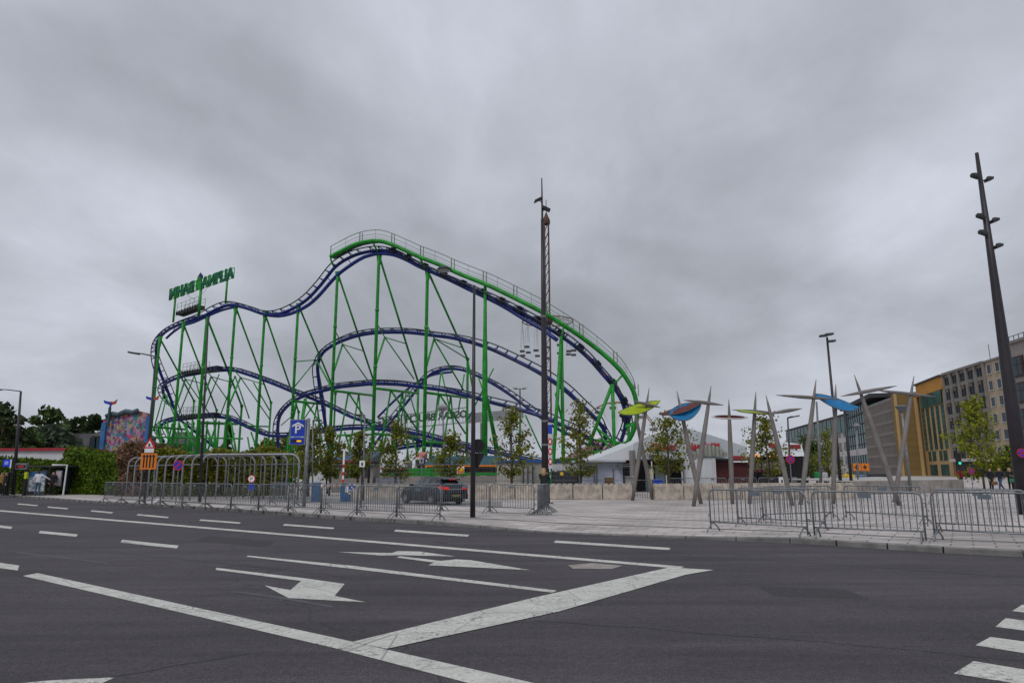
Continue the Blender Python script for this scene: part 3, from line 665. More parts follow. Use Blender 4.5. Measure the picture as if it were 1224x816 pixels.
platform(213.5, 500, 238, 498, 4.2, True)
# small wedge of steps at the right end and the turn-round truss
m = MB()
for i in range(6):
    p = cp(728 + i * 3, 541 - i * .5, 6); m.tube([p, p + V((0, 0, -1.5))], .06, 5)
m.tube([cp(700, 541, 6), cp(768, 536, 6)], .14, 6); m.build('ring_beam', green, coaster)

# mirrored name board on top
vb = -.8
br_, tr_ = cp(279.5, 331.5, vb), cp(279.5, 320, vb); bl_, tl_ = cp(203.5, 358, vb), cp(203.5, 346, vb)
tr_ = V((br_.x, br_.y, tr_.z)); tl_ = V((bl_.x, bl_.y, tl_.z))
board = MB()
for q in (0.0, .5, 1.0):
    board.tube([br_.lerp(tr_, q), bl_.lerp(tl_, q)], .05, 6)
for i in range(8):
    q = i / 7; board.tube([br_.lerp(bl_, q), tr_.lerp(tl_, q)], .045, 6)
bo = board.build('name_board', green, coaster)
ux = (bl_ - br_); uz = (tr_ - br_); back = V((0.38, 0.92, 0)) * .3
letters_m = mat('sign_letter_navy', (0.010, 0.022, 0.11), .5)
un0 = ux.normalized()
def seg(q0, q1, txt):
    put_text('lettering', txt, bo, letters_m, br_ + ux * q0 - back * .6 - uz * .02, ux * (q1 - q0), uz * 1.08, ext=.05, offset=-.015)
    put_text('letter_frame', txt, bo, green, br_ + ux * (q0 - .006) - back * .3 - uz * .10, ux * (q1 - q0 + .012), uz * 1.22, ext=.10, offset=.05)
seg(0.0, .49, 'ALPINA'); seg(.62, 1.0, 'BAHN')
m = MB(); c = br_ + ux * .555 + uz * .7; un = ux.normalized()
m.prism([c + un * a + V((0, 0, b)) for a, b in ((-.4, -.8), (.4, -.8), (.5, .3), (.3, .6), (0, .9), (-.3, .6), (-.5, .3))], VV * .12); m.build('emblem', [green], bo)
m = MB(); m.prism([c - VV * -.13 + un * a + V((0, 0, b)) for a, b in ((-.4, .5), (.4, .5), (.42, .9), (0, 1.4), (-.42, .9))], VV * .12); m.build('emblem_peak', letters_m, bo)
for (x, yb) in ((207, 385), (237.5, 378), (269.5, 363)):
    a = cp(x, yb, vb); q = (x - 279.5) / (203.5 - 279.5); z = (br_ + ux * q).z
    m = MB(); m.tube([a, V((a.x, a.y, z + .1))], .13 if x != 237.5 else .17, 8); m.build('board_post', green, bo, True)
for a, b, c in (((224, 352), (228, 356), (233, 357)), ((240, 352), (244, 349), (248, 344))):
    m = MB(); m.tube([cp(*a, vb), cp(*b, vb), cp(*c, vb)], .02, 4); m.build('cable', darkgrey, bo)
# floodlight hanging on the catwalk
m = MB(); c = cp(531, 322.5, -1.6)
m.lathe([(0.02, .3), (.5, .28), (.72, .1), (.75, 0), (.7, -.08)], c, 20); lm = m.build('flood_lamp', darkgrey, coaster, True)
m = MB(); m.lathe([(0.01, -.09), (.68, -.09)], c, 20); m.build('lens', offwhite, lm)
# ------------------------------------------------------------------ crowd barriers
PZ = 0.12
def barrier_proto(L_):
    t = empty('crowd_barrier')
    m = MB(); r = .14; pts = []
    for cx, cz, a0 in ((r, 1.08 - r, 180), (L_ - r, 1.08 - r, 90)):
        for k in range(5): a = R(a0 - k * 22.5); pts.append((cx + r * math.cos(a), 0, cz + r * math.sin(a)))
    m.tube([(0, 0, .05)] + pts + [(L_, 0, .05)], .021, 8); m.tube([(0, 0, .24), (L_, 0, .24)], .019, 6)
    f = m.build('frame', galv, t, True)
    m = MB(); n = int(L_ / .125)
    for i in range(1, n): x = L_ * i / n; m.tube([(x, 0, .24), (x, 0, 1.07 if 0.1 < x < L_ - .1 else .98)], .0105, 5, caps=False)
    m.build('bars', galv2, f)
    for x in (.07, L_ - .07):
        m = MB(); m.tube([(x, -.34, .0), (x, -.27, .08), (x, -.13, .17), (x, 0, .23), (x, .13, .17), (x, .27, .08), (x, .34, .0)], .019, 6)
        m.build('foot', galv, t, True)
    for z in (.42, .85):
        m = MB(); m.tube([(L_, 0, z), (L_ + .06, 0, z), (L_ + .06, 0, z - .07)], .014, 5); m.build('hook', galv2, t)
        m = MB(); m.tube([(0, 0, z - .04), (-.05, 0, z - .04), (-.05, .03, z + .02)], .012, 5); m.build('hook', galv2, t)
    m = MB(); m.box(L_ * .5 - .13, -.03, .94, L_ * .5 + .13, -.024, 1.04); m.build('name_plate', mat('plate_grey', (.12, .15, .18), .5), t)
    return t
b22 = barrier_proto(2.15); b25 = barrier_proto(2.5); used = {}
def put_barrier(a, b, label, group, proto=None):
    a = V(a) if len(a) == 3 else G(a[0], a[1], PZ); b = V(b) if len(b) == 3 else G(b[0], b[1], PZ)
    d = (b - a); proto = proto or (b25 if d.length > 2.35 else b22); L_ = 2.5 if proto is b25 else 2.15
    o = proto if id(proto) not in used else copy_tree(proto); used[id(proto)] = 1
    o.location = (a.x, a.y, PZ); o.rotation_euler = (0, 0, math.atan2(d.y, d.x)); s_ = min(1.12, max(.9, (d.length - .06) / L_)); o.scale = (s_, 1, 1)
    tag(o, label, 'barrier', group)
A, B = G(124, 600.6, PZ), G(527.5, 622.5, PZ)
kl = ['steel crowd barrier at the far left end of the kerbside row', 'steel crowd barrier left of the orange road works sign', 'steel crowd barrier in front of the orange road works sign', 'steel crowd barrier just left of the no parking sign', 'steel crowd barrier between the no parking sign and the dark lamp post',
      'steel crowd barrier in front of the dark lamp post by the arched shelter', 'steel crowd barrier before the middle of the arched shelter', 'steel crowd barrier before the right end of the arched shelter', 'steel crowd barrier in front of the blue parking sign post', 'steel crowd barrier in front of the red and white boom gate',
      'steel crowd barrier at the kerb right of the boom gate', 'steel crowd barrier at the kerb directly in front of the dark car']
for i in range(12): put_barrier(arr(i / 12, A, B) + V((0, random.uniform(-.06, .06), 0)), arr((i + 1) / 12, A, B), kl[i], 'crowd barriers along the left kerb', b22)
rw = [(322, 604), (352, 606), (389, 607.2), (432, 608.4), (476.5, 609.5), (528.5, 610.8), (586, 613), (640, 615.5)]
rl = ['second row crowd barrier in front of the right shelter post', 'second row crowd barrier behind the parking sign post', 'second row crowd barrier in front of the blue gate cabinets', 'second row crowd barrier right of the gate cabinets', 'second row crowd barrier before the front of the dark car',
      'crowd barrier between the dark car and the slim grey sign post', 'crowd barrier right of the slim grey sign post']
for i in range(7): put_barrier(rw[i], rw[i + 1], rl[i], 'crowd barriers of the second row')
for i in range(3):
    p = G(643 + i * 2.6, 616 - i * .4, PZ); put_barrier(p, p + V((.35, 2.15, 0)), 'end-on crowd barrier in the bundle beside the tall dark mast, ' + ('leftmost', 'middle', 'rightmost')[i] + ' of three', 'bundled barriers by the mast', b22)
put_barrier((850, 634.5), (969, 642), 'front crowd barrier at the left end of the right hand row', 'crowd barriers on the right pavement')
put_barrier((883, 628.5), (990, 634.5), 'crowd barrier overlapping behind the leftmost right hand one', 'crowd barriers on the right pavement')
put_barrier((974, 642.3), (1111, 648.5), 'long front crowd barrier in the middle of the right hand row', 'crowd barriers on the right pavement')
put_barrier((1118, 645.5), (1262, 654.5), 'nearest crowd barrier running out of the right edge', 'crowd barriers on the right pavement')
put_barrier((913, 624), (1008, 620.5), 'crowd barrier standing farther back at an angle behind the right row', 'crowd barriers on the right pavement')
put_barrier((1012, 620.5), (1112, 626.5), 'rear crowd barrier below the crossing grey poles', 'crowd barriers on the right pavement')
put_barrier((1120, 636.5), (1238, 642), 'long rear crowd barrier near the right mast', 'crowd barriers on the right pavement')
bx = [(800, 591.5), (836, 591), (872, 590.5), (908, 590), (942, 589.5)]
for i in range(4): put_barrier(bx[i], (bx[i + 1][0] - 2, bx[i + 1][1]), 'crowd barrier behind the block wall before the tents, number ' + ('one', 'two', 'three', 'four')[i] + ' from the left', 'barriers behind the block wall', b22)

# ------------------------------------------------------------------ concrete blocks
def block_proto(L_):
    m = MB(); m.bbox(0, -.4, 0, L_, .4, .78, .025)
    n = 5
    for i in range(n):
        for y in (-.2, .2): m.lathe([(.13, 0), (.12, .07), (.07, .10), (.001, .105)], ((i + .5) * L_ / n, y, .775), 10)
    m.box(.3, -.404, .25, .36, -.4, .5)
    o = m.build('concrete_block', concrete); return o
bp0 = block_proto(1.56)
marks_ = [(470, 'left of the dark car'), (556, 'behind the dark car'), (655, 'left of the tall dark mast'), (762, 'between the tall mast and the wall opening'), (850, 'below the big tent lettering'), (985, 'behind the right hand barriers')]
cnts = {}; first = True
def px_of(p):
    q = CR.transposed() @ (p - CAM); return 612 + FPX * q.x / -q.z
for (wa, wb) in ((G(424, 595.2, PZ), G(757.5, 596.6, PZ)), (G(781, 597, PZ), G(1021, 595.5, PZ))):
    n = round((wb - wa).length / 1.6); d = (wb - wa).normalized(); stp = (wb - wa).length / n
    for i in range(n):
        p = wa + d * (i * stp); x0, x1 = px_of(p), px_of(p + d * 1.56)
        o = bp0 if first else bp0.copy()
        if not first: col.objects.link(o)
        first = False
        o.location = p + V((0, random.uniform(-.03, .03), -.002)); o.rotation_euler = (0, 0, math.atan2(d.y, d.x) + random.uniform(-.006, .006)); o.scale = ((stp - .055) / 1.56, 1, 1)
        w = [t for x, t in marks_ if (x0 + x1) / 2 < x] or [marks_[-1][1]]
        cnts[w[0]] = cnts.get(w[0], 0) + 1
        tag(o, 'concrete block %s, %s from the left' % (w[0], ['first', 'second', 'third', 'fourth', 'fifth', 'sixth', 'seventh'][cnts[w[0]] - 1]), 'concrete block', 'row of concrete blocks around the fair')
# low planter wall on the right
pa, pb = G(1024, 591.0, PZ), G(1180, 587.6, PZ); root = empty('planter_wall', pa, 'long low stone planter wall with vertical joints on the right', 'wall')
m = MB(); dv = (pb - pa); nn = V((-dv.y, dv.x, 0)).normalized(); kk = 11
for i in range(kk):
    a, b = arr(i / kk, pa, pb), arr((i + .955) / kk, pa, pb); bend = lambda q: nn * (0.9 * max(0, q - .7) * 6)
    a = a + bend(i / kk); b = b + bend((i + .955) / kk); h = V((0, 0, .86))
    m.hexa([a, b, b + nn * .35, a + nn * .35, a + h, b + h, b + nn * .35 + h, a + nn * .35 + h])
m.build('stone_panels', concrete2, root)
m = MB(); m.prism([pa + nn * .36 + V((0, 0, .8)), pb + nn * 2.2 + V((0, 0, .8)), pb + nn * 9 + V((0, 0, .95)), pa + nn * 6 + V((0, 0, .9))], (0, 0, .06)); m.build('gravel_bed', mat('pale_gravel', (.40, .38, .36), .9, var=.2, scale=8, bump=.6), root)
m = MB(); c = G(768, 596, PZ)
root = empty('steel_gate_panel', c, 'low dark steel gate panel closing the gap in the block wall', 'gate')
for i in range(9): m.tube([c + V((-.55 + i * .14, 0, .05)), c + V((-.55 + i * .14, 0, 1.0))], .012, 5)
m.build('bars', black, root)
m = MB(); m.tube([c + V((-.6, 0, .03)), c + V((-.6, 0, 1.05)), c + V((.6, 0, 1.05)), c + V((.6, 0, .03))], .025, 6); m.build('frame', galv2, root)

# ------------------------------------------------------------------ lamp posts, masts, signs
def vpole(m, base, h, r0, r1, n=12): m.tube([base, V((base.x, base.y, base.z + h * .5)), V((base.x, base.y, base.z + h))], [r0, (r0 + r1) / 2, r1], n)
def hgt(px, py, base): return P(px, py, base.y).z - base.z
# tall dark mast in the middle
b = G(652.5, 601, PZ); root = empty('light_mast', b, 'very tall dark mast rising in the middle of the plaza with thin tip', 'mast')
H = hgt(648, 262, b); H2 = hgt(647.5, 213, b)
m = MB(); m.tube([b, b + V((0, 0, H * .35)), b + V((0, 0, H * .7)), b + V((0, 0, H))], [.21, .165, .12, .08], 16); m.box(b.x - .35, b.y - .35, b.z, b.x + .35, b.y + .35, b.z + .03); m.build('mast_shaft', mastm, root, True)
m = MB(); m.tube([b + V((0, 0, H)), b + V((0, 0, H2))], [.06, .03], 8); m.build('mast_tip', mastm, root)
for z in (2.9, 4.1, 9.6): m = MB(); m.lathe([(.215 - z * .008, -.05), (.22 - z * .008, .05)], b + V((0, 0, z)), 16); m.build('band', galv, root, True)
for (dz, sx) in ((H2 * .925, -1), (H2 * .895, 1)):
    m = MB(); c = b + V((sx * .22, -.1, dz)); m.obox(c, V((.2, 0, sx * -.1)), V((0, .12, 0)), V((.03, 0, .07))); m.tube([b + V((0, 0, dz - .1)), c], .03, 6); m.build('spotlight', black, root)
def zone_sign(root, c, w, h, cols):
    m = MB(); m.box(c.x - w / 2, c.y - .03, c.z, c.x + w / 2, c.y, c.z + h); o = m.build('sign_plate', offwhite, root)
    return o
c = b + V((.24, -.22, 1.7)); o = zone_sign(root, c, .2, 2.3, 0)
for i, z in enumerate((.25, .75, 1.25)):
    m = MB(); disc(m, c + V((0, -.031, z + .1)), .105, .012, squash=1.7); m.build('red_ring', red, o)
    m = MB(); disc(m, c + V((0, -.045, z + .1)), .06, .01, squash=1.7); m.build('white_disc', white, o)
m = MB(); m.box(c.x - .1, c.y - .045, c.z + 1.75, c.x + .1, c.y - .031, c.z + 2.2); m.build('blue_panel', signblue, o)
# slim grey post with backs of two signs
b = G(565, 618, PZ); root = empty('sign_post', b, 'slim tall grey post near the kerb carrying the backs of two road signs', 'post')
m = MB(); H = hgt(563, 341, b); m.tube([b, b + V((0, 0, H * .4)), b + V((0, 0, H))], [.095, .075, .045], 12); m.build('post', mastm, root, True)
m = MB(); c = P(571.5, 532.5, b.y + .12); disc(m, c, .24, .02, d=(.25, -1, 0)); m.build('round_sign_back', black, root)
m = MB(); a = P(560.5, 541.5, b.y + .14); d1 = P(580, 541.5, b.y + .14); e = P(570, 562, b.y + .14); m.prism([a, d1, e], V((0, .02, 0))); m.build('triangular_sign_back', black, root)
m = MB(); m.tube([a + V((0, -.02, 0)), d1 + V((0, -.02, 0)), e + V((0, -.02, 0)), a + V((0, -.02, 0))], .012, 5); m.build('rim', galv, root)
# right hand mast
b = V((P(1222, 560, 25).x, 25, PZ)); root = empty('light_mast', b, 'tall leaning-looking black mast with six small spotlights at the right edge', 'mast')
b = P(1226, 600, 25); b = V((b.x, b.y, PZ)); root.location = b
H = P(1168, 183, 25).z - PZ; top = P(1168, 183, 25)
topv = V((b.x, b.y, PZ + H)); 
m = MB(); m.tube([b, b.lerp(topv, .3), b.lerp(topv, .65), topv], [.27, .22, .14, .065], 16); m.build('mast_shaft', mastm, root, True)
for (x, y, s) in ((1163, 212, -1), (1176.5, 216, 1), (1169.5, 260, -1), (1185, 265, 1), (1173, 279.5, -1), (1191.5, 295.5, 1)):
    z = P(x, y, 25).z; c = V((b.x + s * .26, b.y - .1, z))
    m = MB(); m.obox(c, V((.13, 0, s * .05)), V((0, .1, 0)), V((0, 0, .055))); m.lathe([(.12, 0), (.07, .12), (.01, .13)], c, 10)
    m.tube([V((b.x, b.y, z - .05)), c + V((s * .12, 0, .12))], .025, 6); m.build('spotlight', darkgrey, root)
so = empty('road_sign', P(1221, 541, 24.6), 'round blue no stopping sign with red cross on the right mast', 'sign')
m = MB(); c = P(1221, 541, 24.6); disc(m, c, .165, .015); m.build('red_rim', red, so)
m = MB(); disc(m, c + V((0, -.016, 0)), .135, .008); m.build('blue_face', signblue, so)
m = MB(); 
for s in (-1, 1): m.obox(c + V((0, -.03, 0)), V((.1, 0, s * .1)), V((0, .003, 0)), V((-s * .014, 0, .014)))
m.build('red_cross', red, so)
def street_lamp(bx_, by_, tx, ty, label, arm=None, r=(.075, .05), m_=None, lamp=0.5):
    b = G(bx_, by_, PZ); root = empty('street_lamp', b, label, 'street lamp')
    t = P(tx, ty, b.y); m = MB(); m.tube([b, arr(.5, b, t), t], [r[0], (r[0] + r[1]) / 2, r[1]], 10); m.build('post', m_ or mastm, root, True)
    if arm:
        e = P(arm[0], arm[1], b.y); m = MB(); m.tube([t, arr(.6, t, e) + V((0, 0, .03)), e], [.04, .035, .03], 8); m.build('arm', m_ or mastm, root)
        d_ = (e - t).normalized(); m = MB(); m.obox(e - V((0, 0, .02)), d_ * lamp * .6, V((0, .12, 0)), V((0, 0, .045))); m.build('lamp_head', darkgrey, root)
    return root, t
street_lamp(172.5, 600, 186, 426, 'tall street lamp left of the coaster with arm to the left', (160, 421.5))
street_lamp(238.5, 601, 249, 378, 'tall plain lamp post in front of the arched shelter', None, (.085, .04))
street_lamp(15.5, 591, 25, 467.5, 'street lamp with a long flat arm at the left edge', (-3, 465), (.14, .07))
street_lamp(433.5, 598, 436, 496, 'slim double headed lamp behind the blue gate cabinet', (429, 495.5), (.06, .04), galv2, .3)
street_lamp(373.5, 596, 374, 502, 'slim pale lamp right of the parking sign', (381, 502), (.05, .035), galv2, .3)
street_lamp(440, 590, 442, 528, 'short black post before the green supports', None, (.09, .08), black)
street_lamp(391, 590, 388.5, 540, 'short black post right of the parking sign', None, (.07, .05), black)
r0, t = street_lamp(1006, 590, 988.5, 403, 'tall floodlight pole behind the blue sail', None, (.12, .07))
m = MB()
for dx, dz in ((-.45, .1), (.1, .25), (.25, -.45)): m.obox(t + V((dx * .7, -.2, dz * .7)), V((.25, 0, .02)), V((0, .2, 0)), V((0, .03, .07)))
m.build('floodlight', darkgrey, r0)
street_lamp(1019, 590, 1009, 489, 'thin dark pole right of the blue sail', None, (.11, .07))
street_lamp(982, 590, 976, 480, 'thin grey pole behind the blue sail pole', None, (.1, .06), galv2)
street_lamp(946, 590, 941.5, 499, 'street lamp with short arm beside the tent', (949, 497.5), (.08, .05), None, .6)
r0, t = street_lamp(1089, 590, 1078, 492, 'pale street lamp with cone head before the ochre wall', None, (.10, .07), galv)
m = MB(); m.lathe([(.07, -.35), (.36, .05), (.42, .12), (.2, .2), (.01, .22)], t + V((0, 0, .25)), 14); m.build('lamp_head', galv2, r0)
r0, t = street_lamp(533, 590, 529, 488, 'grey lamp post behind the dark car', None, (.09, .06), galv2)
m = MB(); m.lathe([(.05, -.3), (.4, 0), (.42, .15), (.1, .35)], t, 12); m.build('lamp_head', mat('lamp_milky', (.3, .3, .3), .4), r0)
r0, t = street_lamp(1026, 588, 1024, 509, 'thin twin globe lamp before the glass building', None, (.07, .05), galv)
m = MB(); m.lathe([(.05, -.2), (.3, 0), (.05, .25)], t, 10); m.build('lamp_head', galv, r0)

def small_sign(px, py, r, Y, label, kind, base=None, postm=galv):
    c = P(px, py, Y); root = empty('road_sign', V((c.x, c.y + .05, PZ)), label, 'sign')
    m = MB(); m.tube([V((c.x, c.y + .06, PZ)), V((c.x, c.y + .06, c.z + r))], .03, 8); m.build('post', postm, root)
    u = V((1, 0, 0))
    m = MB(); disc(m, c, r, .015); m.build('rim', red if kind != 'arrow' else white, root)
    m = MB(); disc(m, c + V((0, -.017, 0)), r * .8, .008); m.build('face', {'nopark': signblue, 'nostop': signblue, 'ring': white, 'arrow': signblue}[kind], root)
    if kind in ('nopark', 'nostop'):
        m = MB(); m.obox(c + V((0, -.03, 0)), V((r * .58, 0, r * .58)), V((0, .003, 0)), V((-r * .1, 0, r * .1)))
        if kind == 'nostop': m.obox(c + V((0, -.033, 0)), V((r * .58, 0, -r * .58)), V((0, .003, 0)), V((r * .1, 0, r * .1)))
        m.build('bar', red, root)
    if kind == 'arrow':
        m = MB(); m.obox(c + V((0, -.03, 0)), V((r * .45, 0, -r * .45)), V((0, .003, 0)), V((r * .08, 0, r * .08)))
        m.prism([c + V((r * .55, -.03, -r * .55)), c + V((r * .55, -.03, -r * .05)), c + V((r * .05, -.03, -r * .55))], (0, .004, 0)); m.build('arrow', white, root)
    if kind == 'ring': put_text('letter', 'P', root, black, c + V((-r * .28, -.03, -r * .42)), V((r * .56, 0, 0)), V((0, 0, r * .84)), ext=.003)
    return root
small_sign(213, 555.8, .26, 35.6, 'round blue no parking sign with red slash on a post in front of the shelter', 'nopark')
r1 = small_sign(300.8, 572, .20, 36.5, 'round red ringed sign above a small blue disc in front of the shelter', 'ring')
m = MB(); c = P(300.5, 581.5, 36.45); disc(m, c, .18, .012); m.build('blue_disc', signblue, r1)
small_sign(420.5, 582, .2, 37.4, 'round blue sign with white arrow beside the right gate cabinet', 'arrow')
small_sign(944.6, 548.6, .26, 41, 'round no stopping sign in front of the tent opening', 'nostop')
small_sign(1151.5 + 9.5, 563, .25, 56, 'small no stopping sign beyond the planter wall', 'nostop')
# white square sign on black pole, pale sign on grey pole
for (px, py, w, h, Y, lab, mm) in ((433, 554, 6.2, 7.2, 36.5, 'small white square sign on a black pole by the gate', white), (504, 550, 5.5, 6.5, 41, 'small greyish square sign on a pale pole above the dark car', mat('sign_grey', (.3, .3, .38), .5)), (934.6, 574.5, 7, 9, 40.4, 'white notice hung on the barrier behind the block wall', white)):
    c = P(px, py, Y); k = mpp(Y); root = empty('small_sign', V((c.x, c.y, PZ)), lab, 'sign')
    m = MB(); m.box(c.x - w * k / 2, c.y - .02, c.z - h * k / 2, c.x + w * k / 2, c.y, c.z + h * k / 2); m.build('plate', mm, root)
    m = MB(); m.tube([V((c.x, c.y + .04, PZ)), V((c.x, c.y + .04, c.z + .1))], .035, 8); m.build('post', black if px < 440 else galv2, root)
    m = MB(); m.box(c.x - .05, c.y - .025, c.z - .1, c.x + .05, c.y - .021, c.z + .06); m.build('print', darkgrey, root)
# orange road works board with warning triangle
Y = 36.0; k = mpp(Y); c = P(178, 551, Y); root = empty('roadworks_sign', V((c.x, c.y, PZ)), 'orange lane guidance board under a red warning triangle on two posts', 'sign')
w, h = 9.2 * k, 9.2 * k
m = MB(); m.box(c.x - w, c.y - .04, c.z - h, c.x + w, c.y, c.z + h); bd = m.build('orange_board', orange, root)
m = MB()
for i, x in enumerate((-.68, -.3, .1, .52)):
    m.box(c.x + w * x, c.y - .046, c.z - h * .8, c.x + w * x + .075, c.y - .042, c.z + h * .55)
    q = c + V((w * x + .035, -.046, h * .55)); m.prism([q + V((-.1, 0, 0)), q + V((.1, 0, 0)), q + V((-.02, 0, .14))], (0, .004, 0))
m.build('lane_arrows', black, bd)
m = MB(); q = P(178.5, 538.5, Y); m.box(q.x - .24, q.y - .03, q.z - .09, q.x + .24, q.y, q.z + .12); m.build('white_plate', white, root)
q = P(179, 531, Y)
m = MB(); m.prism([q + V((-.34, -.02, -.2)), q + V((.34, -.02, -.2)), q + V((0, -.02, .38))], (0, .02, 0)); tr = m.build('warning_triangle', red, root)
m = MB(); m.prism([q + V((-.2, -.028, -.13)), q + V((.2, -.028, -.13)), q + V((0, -.028, .22))], (0, .006, 0)); m.build('white_face', white, tr)
m = MB(); m.box(q.x - .05, q.y - .034, q.z - .1, q.x + .05, q.y - .03, q.z + .04); m.build('symbol', black, tr)
for x in (-.33, .33): m = MB(); m.tube([V((c.x + x, c.y + .04, PZ)), V((c.x + x, c.y + .04, c.z + h))], .04, 8); m.build('post', galv, root)
# parking guidance sign
Y = 31.5; k = mpp(Y); base = P(365.5, 596, Y); c = P(356.8, 516.5, Y); root = empty('parking_sign', V((c.x + 10 * k, Y, PZ)), 'blue covered parking sign with white P and lit yellow display on a grey post', 'sign')
w, h = 9.6 * k, 15 * k
m = MB(); m.bbox(c.x - w, c.y - .12, c.z - h, c.x + w, c.y + .02, c.z + h, .02); bd = m.build('sign_box', galv, root)
m = MB(); m.box(c.x - w * .84, c.y - .128, c.z - h * .92, c.x + w * .84, c.y - .122, c.z + h * .93); m.build('blue_face', signblue, bd)
put_text('letter', 'P', bd, white, c + V((-.12, -.14, -.05)), V((.27, 0, 0)), V((0, 0, .38)), ext=.004, offset=.02)
m = MB(); ap = c + V((0, -.14, h * .78))
for s in (-1, 1): m.prism([ap, ap + V((s * .26, 0, -.15)), ap + V((s * .26, 0, -.23)), ap + V((0, 0, -.08))], (0, .006, 0))
m.build('roof_symbol', white, bd)
m = MB(); m.box(c.x - w * .82, c.y - .136, c.z - h * .42, c.x + w * .82, c.y - .13, c.z - h * .32); m.build('white_line', mat('pale_blue_band', (.35, .45, .6), .5), bd)
put_text('place_name', 'Glacis', bd, signblue, c + V((-w * .4, -.14, -h * .405)), V((w * .8, 0, 0)), V((0, 0, h * .07)), ext=.003)
m = MB(); m.box(c.x - w * .72, c.y - .136, c.z - h * .78, c.x + w * .6, c.y - .13, c.z - h * .58); m.build('display', black, bd)
m = MB(); m.box(c.x - w * .05, c.y - .142, c.z - h * .74, c.x + w * .5, c.y - .138, c.z - h * .62); m.build('lit_text', mat('display_amber', (.9, .45, .03), .5, emit=.6), bd)
m = MB(); px_ = c.x + w + .05; m.tube([V((px_, Y, PZ)), V((px_, Y, c.z + h + .05))], .085, 12); m.build('post', galv, root, True)
# boom gate
root = empty('boom_gate', G(378, 597, PZ), 'red and white boom gate with two blue cabinets at the car park entry', 'boom gate')
Y = 37.8; k = mpp(Y)
for (x0, x1, y0, y1) in ((373.5, 383.5, 576, 597.5), (408, 415, 577, 598)):
    a = P(x0, y1, Y); b = P(x1, y0, Y); m = MB(); m.bbox(a.x, Y - .2, PZ, b.x, Y + .2, b.z, .03); m.build('cabinet', cabblue, root)
m = MB(); a = P(414.8, 598, Y); b = P(418.5, 590.5, Y); m.bbox(a.x, Y - .18, PZ, b.x, Y + .18, b.z, .02); m.build('cabinet_step', cabblue, root)
a = P(383.5, 580, Y - .25); b = P(408, 580, Y - .25)
for i in range(7):
    m = MB(); p, q = arr(i / 7, a, b), arr((i + 1) / 7, a, b); m.box(p.x, p.y, p.z - .06, q.x, p.y + .04, p.z + .06); m.build('boom_segment', [white, orange][i % 2], root)
a = P(409.7, 577, Y - .25); b = P(409.7, 537, Y - .25); b = V((a.x, a.y, b.z))
for i in range(9):
    m = MB(); p, q = arr(i / 9, a, b), arr((i + 1) / 9, a, b); m.box(p.x - .045, p.y, p.z, p.x + .045, p.y + .05, q.z); m.build('raised_boom', [red, white][i % 2] if i < 6 else white, root)
m = MB(); a = P(414.5, 588, Y); b = P(418, 579, Y); m.box(a.x, Y - .3, a.z, b.x, Y - .27, b.z); m.build('notice', white, root)
# traffic light beyond the wall
root = empty('traffic_light', G(1150, 585, PZ), 'dark traffic light showing green beyond the planter wall', 'traffic light'); bb = root.location
m = MB(); m.tube([bb, bb + V((0, 0, 2.4))], .05, 8); m.build('post', black, root)
m = MB(); m.box(bb.x - .16, bb.y - .12, 2.0, bb.x + .16, bb.y + .12, 3.0); m.build('housing', black, root)
m = MB(); disc(m, V((bb.x, bb.y - .13, 2.2)), .11, .02); m.build('green_lamp', mat('signal_green', (.02, .7, .4), .4, emit=.7), root)

# ------------------------------------------------------------------ arched shelter
a0, a1 = G(150, 593.0, PZ), G(238, 598.5, PZ); root = empty('arched_shelter', a1, 'long galvanised arched pergola of hoops with planted rear side', 'shelter')
Wd = P(357, 590, a1.y).x - P(240, 590, a1.y).x; Hh = P(250, 543, a1.y).z - PZ
N_ = 10; tops = []
for i in range(N_):
    b = arr(i / (N_ - 1), a0, a1); m = MB(); r = .5; pts = [b]
    for cx, a_ in ((r, 180), (Wd - r, 90)):
        for q in range(6): an = R(a_ - q * 18); pts.append(b + V((cx + r * math.cos(an), 0, Hh - r + r * math.sin(an))))
    pts.append(b + V((Wd, 0, 0))); m.tube(pts, .055, 8); m.build('hoop', mat('pale_galvanised', (.30, .315, .33), .5, .4, var=.2, scale=4), root, True)
    tops.append(b)
d = (a1 - a0)
for j in range(13):
    x = .45 + (Wd - .9) * j / 12; m = MB(); m.tube([a0 + V((x, 0, Hh + .02)), a1 + V((x, 0, Hh + .02))], .03, 6); m.build('purlin', mat('pale_galvanised', (.3, .3, .3)), root)
for x in (0, Wd):
    for z in (Hh - .55,): m = MB(); m.tube([a0 + V((x, 0, z)), a1 + V((x, 0, z))], .035, 6); m.build('side_rail', galv, root)
m = MB()
for j in range(9): x = Wd * (j + .5) / 9; m.tube([a1 + V((x, 0, .1)), a1 + V((x, 0, Hh - .1))], .03, 6)
m.build('front_uprights', galv2, root)

